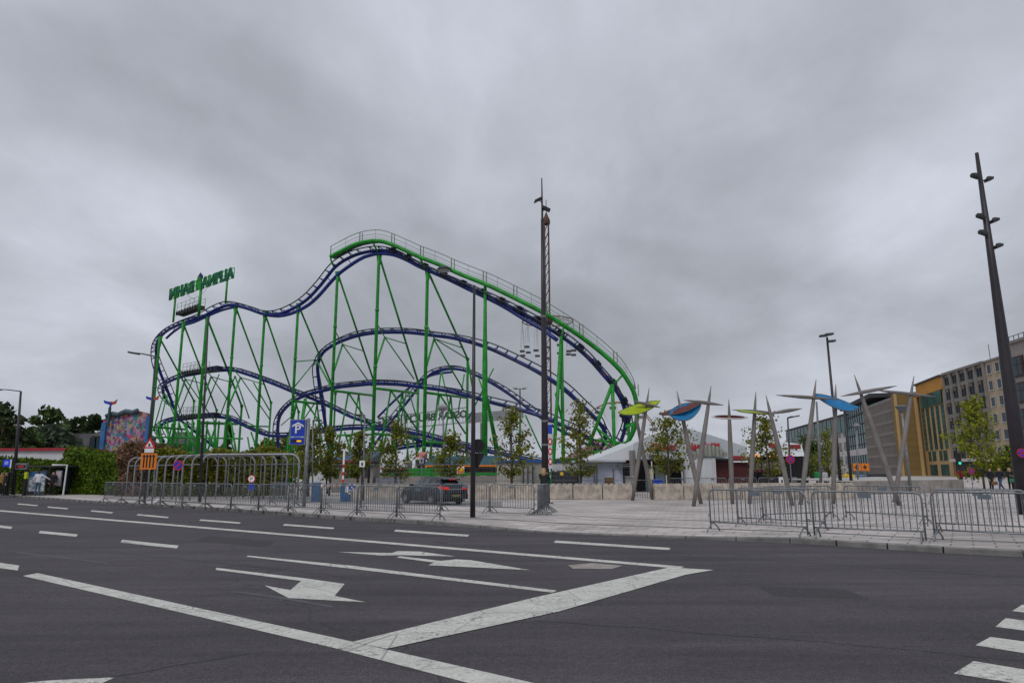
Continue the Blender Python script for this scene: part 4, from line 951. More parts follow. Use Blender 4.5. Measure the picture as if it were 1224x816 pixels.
# ------------------------------------------------------------------ leaning sculptures
def sculpture(base, top, label, spindle=None, sails=(), r=.105, ring=None):
    b = G(base[0], base[1], PZ); root = empty('pole_sculpture', b, label, 'sculpture')
    t = P(top[0], top[1], b.y + .0); m = MB(); qs = (0, .15, .4, .65, .8, .92, 1.0); rs = (.09, .105, .12, .105, .085, .05, .012)
    m.tube([arr(q, b, t) for q in qs], list(rs), 12); m.build('pole', polem, root, True)
    Y = b.y - .12
    if spindle:
        a, c = P(*spindle[0], Y - .3), P(*spindle[1], Y + .3)
        m = MB(); m.tube([arr(q, a, c) for q in (0, .15, .4, .6, .85, 1)], [.01, .05, .085, .085, .05, .01], 10); m.build('spindle', polem, root, True)
    for (p0, p1, th, mt, tilt) in sails:     # leaf-shaped sail between two tips, th = droop in metres
        a, c = P(*p0, Y - .5), P(*p1, Y + .5); n = 14; m = MB(); u = c - a; dn = V((0, -.75, -tilt)) .normalized()
        front, backp = [], []
        for i in range(n + 1):
            q = i / n; w = th * math.sin(math.pi * q) ** .7; mid = a + u * q
            front.append(mid + dn * w); backp.append(mid + V((0, .75, .42 * tilt)).normalized() * w * .75)
        vs = []
        for f_, b_ in zip(front, backp): vs += [f_, (f_ + b_) / 2 + V((0, 0, .07)), b_]
        fs = []
        for i in range(n): 
            for j in range(2): fs.append((3 * i + j, 3 * i + 3 + j, 3 * i + 4 + j, 3 * i + 1 + j))
        k0 = len(vs); vs2 = vs + [v - V((0, 0, .03)) for v in vs]; fs += [tuple(x + k0 for x in reversed(f)) for f in fs]
        m.add(vs2, fs); so = m.build('sail', mt, root, True)
        m = MB(); m.tube([p for p in front], .02, 5); m.tube(backp, .02, 5)
        for i in range(1, n, 2): m.tube([front[i], backp[i]], .014, 4)
        m.build('sail_rim', mat('sail_frame', (.1, .09, .08), .5), so)
    if ring:
        c = P(*ring[0], Y); rx, ry = ring[1]; m = MB(); k = 26
        pts = [c + V((rx * math.cos(2 * math.pi * i / k), .8 * math.sin(2 * math.pi * i / k), ry * math.sin(2 * math.pi * i / k))) for i in range(k + 1)]
        m.tube(pts, .055, 8, caps=False); m.build('ring', ring[2], root, True)
        m = MB(); pts = [c + (p - c) * 1.28 for p in pts]; m.tube(pts, .022, 6, caps=False); m.build('outer_ring', white, root, True)
sail_y = mat('sail_yellow_green', (.42, .55, .012), .45, var=.2, trans=.25); sail_b = mat('sail_blue', (.01, .24, .55), .45, var=.25, trans=.25); sail_r = mat('sail_dark_red', (.10, .018, .014), .5, var=.3)
sculpture((756, 598), (776, 463), 'leaning grey pole with the yellow green sail, nearest the coaster', ((757, 479), (790, 487)), [((739, 493), (789, 479), .46, sail_y, 1.2)])
sculpture((780, 597), (757.5, 484), 'grey pole crossing behind the yellow green sail')
sculpture((829, 605), (850, 461), 'grey pole leaning right in front of the tent lettering', ((817, 478), (865, 484)))
sculpture((838, 602), (809, 467), 'grey pole leaning left under the dark red and blue sail', None, [((789, 495), (839, 480), .38, sail_r, .6), ((799, 494), (838, 484), .62, sail_b, 1.5)])
sculpture((875.5, 602), (871, 477), 'grey pole with a flat white ringed disc', None, (), ring=((872, 498.5), (.65, .12), sail_r))
sculpture((896, 602), (903.5, 468), 'grey pole with a thin green edged spindle', ((875, 489.5), (932, 494)), [((882, 491), (926, 494), .28, sail_y, .25)])
sculpture((947, 604), (915.5, 472), 'grey pole leaning strongly left with a thin spindle', ((920, 494), (959, 488)))
sculpture((957, 603), (975.5, 453), 'tall grey pole leaning right with a long spindle left of the blue sail', ((927, 472), (998, 477)))
sculpture((996, 602), (999, 459), 'upright grey pole under the wide blue sail', None, [((973, 471), (1026, 487), .5, sail_b, 1.3)])
sculpture((1075, 604), (1021, 447.5), 'grey pole leaning far left with an upswept spindle', ((1005, 473.5), (1072, 461)))
sculpture((1069, 600), (1092.5, 449), 'rightmost grey pole leaning right with a long spindle', ((1045, 466), (1119, 474)))
# ------------------------------------------------------------------ vegetation
def crown(rnd, clumps, per, spread, size, mb=None):
    mb = mb or MB()
    for (c, r) in clumps:
        for _ in range(per):
            d = V((rnd.gauss(0, 1), rnd.gauss(0, 1), rnd.gauss(0, 1)))
            d = d.normalized() * r * (rnd.random() ** .45)
            mb.leaf(c + V((d.x * spread, d.y * spread, d.z * .75)), size, rnd)
    return mb
def young_tree(px, ytop, ybot, w, Y, label, m_, seed, per=26, size=.17, nl=30, lean=0, cat='tree'):
    rnd = random.Random(seed); t = P(px, ytop, Y); bz = P(px, ybot, Y).z; x = t.x; rx = w * mpp(Y) / 2
    root = empty('young_tree', V((x, Y, PZ)), label, cat, 'young trees on the fair square')
    top = V((x + lean, Y, t.z)); b = V((x, Y, PZ)); m = MB()
    m.tube([b, arr(.35, b, top) + V((rnd.uniform(-.05, .05), 0, 0)), arr(.75, b, top), top], [.085, .07, .035, .008], 8)
    clumps = []; hc = t.z - bz
    for i in range(nl):
        q = (i + .5) / nl; z = bz + hc * q; env = math.sin(math.pi * min(1, .22 + q * .78)) ** .8 if q < .5 else (1 - (q - .5) * 1.7) ** .9 if q < 1 else .1
        env = max(.08, env if isinstance(env, float) else .1)
        a = rnd.random() * 6.28; rr = rx * env * (.35 + .65 * rnd.random())
        e = V((x + lean * q + math.cos(a) * rr, Y + math.sin(a) * rr, z + .1 * hc * rnd.random()))
        s_ = V((x + lean * q * .6, Y, z - .14 * hc)); s_.z = max(s_.z, PZ + 1.2)
        m.tube([s_, s_.lerp(e, .55) + V((0, 0, .1)), e], [.022, .015, .006], 5)
        clumps.append((e, rx * .34 * (.6 + .8 * rnd.random()))); clumps.append((s_.lerp(e, .6), rx * .22))
    m.build('trunk', bark, root, True)
    crown(rnd, clumps, per, 1.05, size).build('crown', m_, root)
yt = [(372, 512, 572, 40, 46, 'olive green young tree behind the parking sign', leaf_olive), (397, 514, 574, 38, 47, 'young tree with brownish leaves right of the parking sign', leaf_olive), (430, 518, 572, 30, 45, 'slim young tree between the raised boom and the green supports', leaf_olive),
      (474, 505, 572, 44, 44, 'olive young tree above the front of the dark car', leaf_olive), (538, 520, 570, 40, 46, 'olive young tree directly above the rear of the dark car', leaf_olive), (611, 490, 572, 42, 43, 'young tree in front of the cream container', leaf_young),
      (692, 484, 574, 46, 43, 'airy young tree right of the tall dark mast', leaf_young), (797, 500, 566, 52, 42, 'leafy young tree before the red tent lettering', leaf_young), (914, 500, 566, 48, 43, 'young tree between the grey poles beside the tent end', leaf_young),
      (985, 515, 575, 42, 62, 'full green young tree below the blue sail', leaf_young), (961, 520, 575, 30, 66, 'young tree left of the upright grey pole', leaf_mid)]
for i, (px, y0, y1, w, Y, lab, m_) in enumerate(yt):
    young_tree(px, y0, y1, w * 1.22, Y, lab, m_, 100 + i, per=21, size=.19, nl=34)
young_tree(1163, 478, 572, 66, 57, 'bright yellow green tree before the beige office block', leaf_yel, 300, per=34, size=.24, nl=40)
young_tree(1206, 535, 580, 34, 56, 'dark small tree beside the right hand mast', leaf_mid, 301, per=26, size=.22, nl=22)

def big_tree(px, ytop, w, Y, label, m_, seed, conif=False, size=.55, per=60, ybot=575):
    rnd = random.Random(seed); t = P(px, ytop, Y); rx = w * mpp(Y) / 2; h = t.z
    root = empty('conifer' if conif else 'broadleaf_tree', V((t.x, Y, 0)), label, 'tree', 'trees behind the left hedge'); m = MB(); b = V((t.x, Y, 0))
    m.tube([b, b + V((0, 0, h * .5)), b + V((0, 0, h * .93))], [.4, .25, .05], 8); clumps = []
    n = 34
    for i in range(n):
        q = .12 + .86 * (i + .5) / n
        env = (1 - q) * 1.1 + .05 if conif else math.sin(math.pi * (q * .85 + .12)) ** .7
        a = rnd.random() * 6.28; rr = rx * env * (.3 + .65 * rnd.random()); e = V((t.x + math.cos(a) * rr, Y + math.sin(a) * rr * .8, h * q))
        m.tube([V((t.x, Y, h * max(.1, q - .12))), e], [.1, .03], 5); clumps.append((e, rx * (.3 if not conif else .2) * (.7 + .7 * rnd.random())))
    m.build('trunk', bark, root, True); crown(rnd, clumps, per, 1.1, size).build('crown', m_, root)
for i, a in enumerate([(8, 486, 66, 72, 'very dark broad tree at the left edge behind the bus stop', leaf_dark), (40, 520, 40, 78, 'low yellowish green tree between the dark tree and the spreading pine', leaf_mid), (58, 488, 52, 92, 'spreading pine standing tallest behind the red edged wall', leaf_mid), (62, 510, 60, 84, 'grey green round tree below the spreading pine', leaf_grey),
                       (88, 500, 34, 96, 'dark evergreen right of the spreading pine', leaf_dark), (100, 497, 24, 98, 'pointed dark conifer left of the old stone house', leaf_dark), (113, 496, 30, 97, 'dark bushy tree directly behind the old stone house', leaf_dark), (84, 520, 50, 86, 'grey green tree low in front of the evergreens', leaf_grey), (20, 512, 46, 80, 'dull green tree behind the left street lamp', leaf_mid)]):
    big_tree(*a, 400 + i, conif=(i == 5), size=.6, per=62)
big_tree(274, 502, 24, 110, 'dark narrow conifer seen through the coaster supports', leaf_dark, 420, True, .6, 60)
big_tree(350, 518, 56, 105, 'brown green tree line behind the coaster supports, left part', leaf_olive, 421, False, .6, 60)
big_tree(318, 528, 50, 108, 'low olive tree behind the arched shelter', leaf_olive, 422, False, .6, 50)
big_tree(215, 540, 60, 100, 'low olive tree behind the rust coloured bush', leaf_olive, 423, False, .6, 50)
big_tree(968, 530, 60, 120, 'green tree before the white and glass building', leaf_mid, 424, False, .6, 50)

def hedge(name, a, b, depth, z0, z1, label, m_, n, seed, size=.2, bumpy=.5, cat='hedge'):
    rnd = random.Random(seed); a, b = V(a), V(b); L_ = (b - a).length; t = (b - a).normalized(); nn = V((-t.y, t.x, 0))
    if nn.y < 0: nn = -nn
    root = empty(name, V((a.x, a.y, z0)), label, cat)
    m = MB()
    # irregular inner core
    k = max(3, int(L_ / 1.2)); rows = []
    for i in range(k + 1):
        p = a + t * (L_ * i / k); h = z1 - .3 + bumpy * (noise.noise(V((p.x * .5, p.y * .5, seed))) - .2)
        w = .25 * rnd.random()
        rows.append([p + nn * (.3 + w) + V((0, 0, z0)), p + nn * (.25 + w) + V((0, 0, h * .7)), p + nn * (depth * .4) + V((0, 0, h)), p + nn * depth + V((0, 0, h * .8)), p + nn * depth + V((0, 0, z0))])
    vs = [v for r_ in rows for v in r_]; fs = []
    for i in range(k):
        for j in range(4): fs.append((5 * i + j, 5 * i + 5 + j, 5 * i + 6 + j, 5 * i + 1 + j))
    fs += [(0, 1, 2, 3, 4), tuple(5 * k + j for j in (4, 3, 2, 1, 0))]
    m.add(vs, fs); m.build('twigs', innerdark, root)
    m = MB()
    for _ in range(n):
        q = rnd.random() * L_; p = a + t * q; h = z1 + bumpy * (noise.noise(V((p.x * .5, p.y * .5, seed))) - .1)
        if rnd.random() < .6:
            z = z0 + (h - z0) * rnd.random(); dd = .12 + .35 * noise.noise(V((p.x * .9, z * .9, seed + 3))) + rnd.gauss(0, .08)
        else:
            dd = depth * rnd.random(); z = h - .25 * (dd / depth) ** 2 + rnd.gauss(0, .09)
        m.leaf(p + nn * dd + V((0, 0, z)), size, rnd)
    m.build('foliage', m_, root)
hA = G(-60, 590, PZ); hB = G(128, 592.5, PZ); hY = 50
hedge('hedge', (P(-40, 580, 56).x, 56, 0), (P(70, 580, 52).x, 52, 0), 4, PZ, 2.45, 'bright green clipped hedge behind the bus stop', leaf_hedge, 9000, 5, .26, .9)
hedge('hedge', (P(72, 580, 53.6).x, 53.6, 0), (P(146, 580, 49.5).x, 49.5, 0), 3.5, PZ, 3.0, 'taller bright green hedge mass right of the bus stop', leaf_hedge, 8000, 6, .26, 1.2)
hedge('rust_bush', (P(138, 580, 48.2).x, 48.2, 0), (P(176, 580, 47.5).x, 47.5, 0), 3, PZ, 3.45, 'rust brown shrub between the hedge and the arched shelter', leaf_rust, 6500, 7, .24, 2.0, 'bush')
hedge('hedge', (P(180, 580, 47).x, 47, 0), (P(330, 580, 47).x, 47, 0), 2.5, PZ, 3.0, 'dark overgrown hedge inside the arched shelter', leaf_young, 9000, 8, .22, .8)
def climber(px0, px1, label, seed):
    rnd = random.Random(seed); root = empty('climbing_plant', V((P(px0, 580, 43.5).x, 43.5, PZ)), label, 'plant'); m = MB(); st = MB(); cl = []
    for px in range(px0, px1, 7):
        x = P(px, 580, 43.5).x; pts = [V((x, 43.6, PZ))]
        for i in range(6): pts.append(pts[-1] + V((rnd.uniform(-.2, .2), rnd.uniform(-.1, .1), .45)))
        st.tube(pts, .02, 5); cl += [(p, .22 + .2 * rnd.random()) for p in pts[1:] if rnd.random() < .75]
    st.build('stems', bark, root); crown(rnd, cl, 28, 1.0, .16).build('foliage', leaf_young, root)
climber(280, 322, 'climbing plant on the middle of the arched shelter', 51); climber(326, 362, 'climbing plant on the right end of the arched shelter', 52)

# ------------------------------------------------------------------ left background
def world_box(root, name, m_, x0, y0, z0, x1, y1, z1, b=0):
    m = MB(); (m.bbox(x0, y0, z0, x1, y1, z1, b) if b else m.box(x0, y0, z0, x1, y1, z1)); return m.build(name, m_, root)
Y = 66; a = P(-60, 545, Y); c = P(89, 538.5, Y); root = empty('long_low_building', V((a.x, Y, 0)), 'long low white building with a red roof edge behind the hedge', 'building')
world_box(root, 'wall', offwhite, a.x, Y, 0, c.x, Y + 5, c.z + .02); world_box(root, 'red_roof_edge', mat('dull_red', (.30, .02, .03), .6), a.x - .2, Y - .25, c.z + .02, c.x + .2, Y + 5.2, c.z + .27)
# old stone house
Y = 92; a, c = P(97, 545, Y), P(123, 524, Y); root = empty('stone_house', V((a.x, Y, 0)), 'old stone house with a mansard roof left of the painted show front', 'house')
st = mat('old_stone', (.27, .22, .17), .9, var=.3, scale=1.2); slate = mat('slate_roof', (.07, .065, .075), .8, var=.3, scale=2)
xm = P(108, 540, Y).x; e = P(110, 521, Y).z
world_box(root, 'wall', st, xm, Y, 0, c.x + 3, Y + 8, e); m = MB(); z1 = P(115, 509, Y).z
m.hexa([(xm - .3, Y - .3, e), (c.x + 3.3, Y - .3, e), (c.x + 3.3, Y + 8.3, e), (xm - .3, Y + 8.3, e), (xm + 1.2, Y + 1.5, z1), (c.x + 1.6, Y + 1.5, z1), (c.x + 1.6, Y + 6, z1), (xm + 1.2, Y + 6, z1)]); rf = m.build('roof', slate, root)
for x in (111, 117.5): q = P(x, 530, Y); w_ = world_box(root, 'window', glassd, q.x - .45, Y - .06, q.z - 1, q.x + .45, Y + .1, q.z + .8); world_box(w_, 'window_sill', st, q.x - .6, Y - .2, q.z - 1.15, q.x + .6, Y + .05, q.z - 1.0)
zz = P(100, 526, Y).z; world_box(root, 'side_wing', st, P(97, 540, Y).x - 3, Y + 1, 0, xm, Y + 7, zz - .8)
m = MB(); x0 = P(96, 540, Y).x - 3.2; m.hexa([(x0, Y + .7, zz - .8), (xm, Y + .7, zz - .8), (xm, Y + 7.2, zz - .8), (x0, Y + 7.2, zz - .8), (x0 + .6, Y + 1.8, zz + 1), (xm, Y + 1.8, zz + 1), (xm, Y + 6, zz + 1), (x0 + .6, Y + 6, zz + 1)]); m.build('side_roof', slate, root)
# painted show front
def patchwork(name):
    m = bpy.data.materials.new(name); m.use_nodes = True; nt = m.node_tree; N = nt.nodes; L = nt.links; b = N['Principled BSDF']; b.inputs['Roughness'].default_value = .6
    tc = N.new('ShaderNodeTexCoord'); nz = N.new('ShaderNodeTexNoise'); nz.inputs['Scale'].default_value = .9; nz.inputs['Detail'].default_value = 4; L.new(tc.outputs['Object'], nz.inputs['Vector'])
    va = N.new('ShaderNodeVectorMath'); va.operation = 'MULTIPLY_ADD'; va.inputs[1].default_value = (1.6, 1.6, 1.6); L.new(nz.outputs['Color'], va.inputs[0]); L.new(tc.outputs['Object'], va.inputs[2])
    mp = N.new('ShaderNodeMapping'); mp.inputs['Scale'].default_value = (4.2, 4.2, 2.3); L.new(va.outputs[0], mp.inputs[0])
    vo = N.new('ShaderNodeTexVoronoi'); vo.inputs['Scale'].default_value = 1.0; L.new(mp.outputs[0], vo.inputs['Vector'])
    sp = N.new('ShaderNodeSeparateColor'); L.new(vo.outputs['Color'], sp.inputs[0])
    rp = N.new('ShaderNodeValToRGB'); rp.color_ramp.interpolation = 'CONSTANT'; cols = [(.20, .02, .04), (.35, .20, .30), (.03, .12, .30), (.16, .03, .14), (.34, .24, .16), (.03, .2, .24), (.42, .22, .05), (.30, .30, .38), (.05, .18, .08), (.38, .06, .18)]
    e = rp.color_ramp.elements; e[0].position = 0; e[0].color = (*cols[0], 1); e[1].position = .1; e[1].color = (*cols[1], 1)
    for i in range(2, 10): q = e.new(i / 10); q.color = (*cols[i], 1)
    L.new(sp.outputs[0], rp.inputs[0]); L.new(rp.outputs[0], b.inputs['Base Color']); return m
showm = patchwork('painted_panels')
Y = 82; root = empty('painted_show_front', V((P(150, 560, Y).x, Y, 0)), 'tall colourful painted fairground facade with two dark masts', 'fairground facade')
m = MB(); prof = [(121, 575), (121, 512), (124, 501), (130, 497), (141, 495.5), (152, 493), (164, 493), (166, 491), (176, 493.5), (178, 500), (178, 575)]
m.prism([P(x, y, Y) for x, y in prof], (0, .5, 0)); m.build('painted_wall', showm, root)
for (x0, x1, y0, y1) in ((121.5, 123.5, 570, 505), (174.5, 176.5, 570, 497)):
    a, c = P(x0, y0, Y), P(x1, y1, Y); world_box(root, 'pilaster', mat('pilaster_blue', (.03, .13, .33), .6, var=.4, scale=1), a.x, Y - .3, a.z, c.x, Y - .02, c.z)
m = MB(); pts = [P(x, y, Y - .1) for x, y in ((127, 497.5), (134, 494.5), (141, 495.5), (150, 491.5), (158, 493), (165, 490.5))]; m.tube(crom(pts, .5), .3, 8); m.build('scalloped_crest', mat('crest_teal', (.06, .10, .12), .6, var=.4), root, True)
for (x, y0, y1, lab) in ((129, 510, 487, 0), (174.5, 560, 482, 1)):
    a, c = P(x, y0, Y - .5), P(x, y1, Y - .5); m = MB(); m.tube([a, V((a.x, a.y, c.z))], .16, 8); m.build('mast', mat('mast_green', (.03, .07, .065), .6), root)
    fr = empty('carved_crest', V((a.x, a.y, c.z)), ('winged red and blue ornament on the left mast of the painted facade', 'winged red and blue ornament on the right mast of the painted facade')[lab], 'ornament')
    m = MB(); q = V((a.x, a.y, c.z)); m.tube([q, q + V((.1, 0, .5))], .12, 6); m.prism([q + V(v) for v in ((0, 0, .3), (-.75, 0, .55), (-.85, 0, .9), (-.4, 0, .75), (0, 0, .7))], (0, .12, 0)); m.build('blue_wing', signblue, fr)
    m = MB(); m.prism([q + V(v) for v in ((0, .01, .3), (.6, .01, .45), (.75, .01, 1.0), (.35, .01, .7), (0, .01, .75))], (0, .12, 0)); m.build('red_wing', mat('ornament_red', (.4, .07, .03), .5), fr)
# gabled roof and low stalls behind the coaster legs on the left
Y = 112; root = empty('gabled_house', V((P(210, 560, Y).x, Y, 0)), 'house with a steep grey brown roof seen through the coaster legs', 'house')
a, c = P(196, 549, Y), P(236, 549, Y); m = MB(); ap0, ap1 = P(206, 516, Y + 4), P(228, 516, Y + 4)
m.add([a, c, c + V((0, 8, 0)), a + V((0, 8, 0)), ap0, ap1], [(0, 1, 5, 4), (1, 2, 5), (2, 3, 4, 5), (3, 0, 4), (0, 3, 2, 1)]); m.build('roof', slate, root)
world_box(root, 'wall', st, a.x + .3, Y + .3, 0, c.x - .3, Y + 7.7, a.z)
for x in (208, 218, 227): q = P(x, 558, Y); world_box(root, 'window', glassd, q.x - .5, Y + .2, q.z - .8, q.x + .5, Y + .4, q.z + .6)

# ------------------------------------------------------------------ far right street
def facade(name, pts, label, m_, H=None, depth=18, cat='building'):
    """pts: plan corners A (left) and B (right); returns root and helper to place boxes in facade coordinates"""
    A_, B_ = V((pts[0].x, pts[0].y, 0)), V((pts[1].x, pts[1].y, 0)); L_ = (B_ - A_).length
    root = empty(name, (0, 0, 0), label, cat); root.location = A_; t = (B_ - A_).normalized(); n = V((t.y, -t.x, 0))
    if n.dot(V((0, 0, 0)) - A_) < 0: n = -n
    def bx(nm, mm, x0, x1, z0, z1, d0, d1, parent=None):       # d outward
        m = MB(); c = [A_ + t * x + n * d_ + V((0, 0, z)) for z in (z0, z1) for x, d_ in ((x0, d0), (x1, d0), (x1, d1), (x0, d1))]
        m.hexa(c); return m.build(nm, mm, parent or root)
    bx('wall', m_, 0, L_, 0, H, -depth, 0)
    return root, bx, L_
def solveY(px, py, z):                     # depth at which the pixel ray reaches height z
    return G(px, py, z).y
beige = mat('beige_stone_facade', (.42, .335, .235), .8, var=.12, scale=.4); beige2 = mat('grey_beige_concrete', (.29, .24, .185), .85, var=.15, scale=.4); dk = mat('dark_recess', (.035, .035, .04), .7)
whiteb = mat('white_render', (.50, .47, .46), .8, var=.06, scale=.2); ochre = mat('ochre_cladding', (.20, .13, .045), .7, var=.12, scale=.3); sand = mat('sandstone_pilasters', (.45, .30, .14), .75, var=.1, scale=.3); orangeb = mat('orange_fascia', (.52, .23, .02), .6, var=.1, scale=.3)
garage = mat('ribbed_grey_cladding', (.14, .13, .12), .75, var=.15, scale=.5); greyband = mat('concrete_bands', (.22, .20, .185), .85, var=.15, scale=.6)
Y0 = 158.0; zr = P(1127.8, 448.8, Y0).z; pA = P(1127.8, 448.8, Y0); pB = G(1176.5, 434, zr); pC = G(1207, 424.5, zr)
def window(bx, x0, x1, z0, z1, glass=glassd, fm=whiteb, d=.0, sill=True):
    w = bx('window', glass, x0, x1, z0, z1, d - .2, d + .02)
    fr = .09
    bx('frame', fm, x0 - .02, x0 + fr, z0, z1, d + .021, d + .09, w); bx('frame', fm, x1 - fr, x1 + .02, z0, z1, d + .021, d + .09, w)
    bx('frame', fm, x0 + fr, x1 - fr, z1 - fr, z1 + .02, d + .021, d + .09, w)
    if sill: bx('sill', fm, x0 - .1, x1 + .1, z0 - .12, z0 + .03, d + .021, d + .2, w)
root, bx, L_ = facade('office_block', (pA, pB), 'grey beige office block with dark pilasters and small balconies', beige2, zr)
nf = 7; fh = zr / nf; nc = 5
for i in range(nc + 1): bx('pilaster', greyband, max(0.0, L_ * i / nc - .35), min(L_, L_ * i / nc + .35), 4, zr + .3, .02, .5)
for i in range(nc):
    x = L_ * (i + .5) / nc
    bx('recess_strip', dk, x - L_ / nc * .12, x + L_ / nc * .12, 4, zr - .6, .01, .03)
    for f in range(1, nf):
        z = f * fh + .9
        window(bx, x - L_ / nc * .34, x - L_ / nc * .02, z, z + 1.7, glassd, dk, .04, False); window(bx, x + L_ / nc * .04, x + L_ / nc * .34, z, z + 1.7, glassd, dk, .04, False)
        if (i + f) % 2: bx('air_unit', mat('unit_grey', (.16, .16, .17), .6), x - .5, x + .6, z - .9, z - .25, .25, .7)
        bx('spandrel', greyband, x - L_ / nc * .36, x + L_ / nc * .36, z - .9, z - .1, .05, .22)
bx('parapet', greyband, 0, L_, zr, zr + .5, -.4, .55); bx('shopfront', dk, .5, L_ - .5, .3, 3.4, .01, .05); bx('shop_canopy', whiteb, .5, L_ - .5, 3.4, 4.0, .06, 1.2)
root, bx, L_ = facade('beige_block', (pB + (pC - pB).normalized() * .05, pC), 'light beige block with two columns of square windows left of the black mast', beige, zr)
for i in range(3):
    for f in range(1, nf):
        x = L_ * (i + .5) / 3; z = f * fh + .9; window(bx, x - L_ * .085, x + L_ * .085, z, z + 1.9, glassd, mat('window_white', (.45, .45, .45), .5), .03)
bx('parapet', greyband, 0, L_, zr, zr + .4, -.4, .3); bx('shopfront', dk, .5, L_ - .5, .3, 3.4, .01, .05); bx('shop_canopy', whiteb, .5, L_ - .5, 3.4, 4.1, .06, 1.4)
m = MB(); q = P(1184, 431, pB.y + 6); m.tube([q, q + V((0, 0, 3.6))], .07, 5); m.build('aerial', darkgrey, root)
zc = P(1206, 409, pC.y - 4).z; pD = G(1206, 409, zc); pE = G(1300, 378, zc)
root, bx, L_ = facade('corner_block', (pD, pE), 'taller corner block with large dark framed windows at the right edge', mat('corner_stone', (.30, .27, .25), .8, var=.1, scale=.4), zc)
brown = mat('brown_frame', (.05, .022, .02), .6)
for i in range(5):
    x = L_ * (i + .5) / 5
    for f in range(4):
        z = 4 + f * (zc - 6) / 4; bx('bay_frame', brown, x - L_ * .075, x + L_ * .075, z, z + (zc - 6) / 4 - 1, .01, .3)
        for k in range(2): 
            w = bx('window', glassd, x - L_ * .065 + k * L_ * .066, x - L_ * .065 + k * L_ * .066 + L_ * .058, z + .3, z + (zc - 6) / 4 - 1.3, .301, .34)
            bx('transom', brown, x - L_ * .065 + k * L_ * .066, x - L_ * .065 + k * L_ * .066 + L_ * .058, z + 2.2, z + 2.35, .341, .4, w)
bx('roof_rail', darkgrey, 0, L_, zc + .9, zc + 1.0, -.1, 0); 
for i in range(14): bx('rail_post', darkgrey, L_ * i / 14, L_ * i / 14 + .08, zc, zc + .9, -.1, 0)
bx('cornice', greyband, 0, L_, zc - .5, zc, .01, .5); bx('awning', dk, 0, L_, 3.2, 3.8, .31, 2)
# yellow building with green glass
Yy = Y0 + 2; zy = P(1126, 449.5, Yy).z; p1 = P(1126.5, 449.5, Yy); p0 = G(1096.5, 461, zy)
root, bx, L_ = facade('yellow_building', (p0, p1), 'narrow sand yellow building with tall strips of green glass and an orange top', sand, zy)
bx('orange_fascia', orangeb, 0, L_, zy - 3.0, zy, .02, .5); bx('wide_glass', glassteal, L_ * .12, L_ * .92, zy - 6.2, zy - 3.0, .02, .35); bx('roof_edge', darkgrey, -.5, L_ + .5, zy, zy + .35, -4, 1.0)
for i in range(5):
    x = L_ * (.06 + .19 * i); st_ = bx('glass_strip', glassteal, x, x + L_ * .10, 6.5, zy - (6.4 if i else 3.4), .02, .12)
    for q in range(8): z = 7 + q * (zy - 14) / 8; bx('transom', darkgrey, x, x + L_ * .10, z, z + .12, .121, .18, st_)
for i in range(2): 
    w = bx('large_window', glassteal, L_ * (.15 + .42 * i), L_ * (.43 + .42 * i), 3.8, 6.2, .02, .1); bx('mullion', sand, L_ * (.285 + .42 * i), L_ * (.3 + .42 * i), 3.8, 6.2, .101, .2, w)
    bx('shop_window', glassteal, L_ * (.15 + .42 * i), L_ * (.43 + .42 * i), .3, 2.9, .02, .1)
# ochre flank
q0 = G(1067.5, 470.5, zy - 2); root, bx, L_ = facade('ochre_building', (q0, V((p0.x, p0.y + .3, 0))), 'plain ochre clad wall left of the yellow building', ochre, zy - 2, 1.3)
bx('edge_strip', sand, 0, .7, 0, zy - 2, .01, .12); bx('edge_strip', sand, L_ - 1.2, L_ - .4, 0, zy - 3, .01, .12)
for i in range(10): bx('seam', mat('ochre_seam', (.13, .08, .02), .8), .9, L_ - 1.3, 2 + i * (zy - 5) / 10, 2.06 + i * (zy - 5) / 10, .01, .04)
# ribbed car park
zg = zy - 2.55; g1 = G(1066.5, 474, zg); g0 = G(1032, 487, zg)
root, bx, L_ = facade('ribbed_car_park', (g0, g1), 'grey ribbed multi storey building with pale bands beside the ochre wall', garage, zg)
for f in range(7): bx('concrete_band', greyband, 0, L_, f * zg / 7 + zg / 7 - .8, f * zg / 7 + zg / 7, .01, .10)
for i in range(30): bx('fin', greyband, L_ * i / 30, L_ * i / 30 + .12, 0, zg - .8, .01, .16)
# glass corner building
zw = P(1030, 480, 215).z; w1 = P(1034, 480, 215); w0 = G(1011, 490.5, zw)
root, bx, L_ = facade('glass_building', (w0, w1), 'teal glass corner building behind the leaning poles', glassteal, zw)
for i in range(9): bx('mullion', darkgrey, L_ * i / 9, L_ * i / 9 + .15, 0, zw, .01, .15)
for f in range(7): bx('floor_band', darkgrey if f != 2 else whiteb, 0, L_, f * zw / 7, f * zw / 7 + (.4 if f != 2 else 2.0), .16, .3)
bx('dark_roof', dk, -3, L_ + 14, zw, zw + 1.2, -18, 1.5)
x1_ = V((w0.x, w0.y + .4, 0)); x0_ = G(940, 515, zw - 1.5)
root, bx, L_ = facade('white_office_building', (x0_, x1_), 'long white office building with a green glass top floor receding into the distance', whiteb, zw - 1.5)
bx('glass_storey', glassteal, 0, L_, zw - 7.5, zw - 2, .02, .3); bx('roof_edge', darkgrey, 0, L_, zw - 1.6, zw - 1.1, -2, .8)
nw = 16
for i in range(nw):
    bx('mullion', darkgrey, L_ * i / nw, L_ * i / nw + .3, zw - 7.5, zw - 2, .31, .4)
    for f in range(3): z = 3.5 + f * 5.0; window(bx, L_ * (i + .2) / nw, L_ * (i + .75) / nw, z, z + 3.2, glassd, whiteb, .03, False)
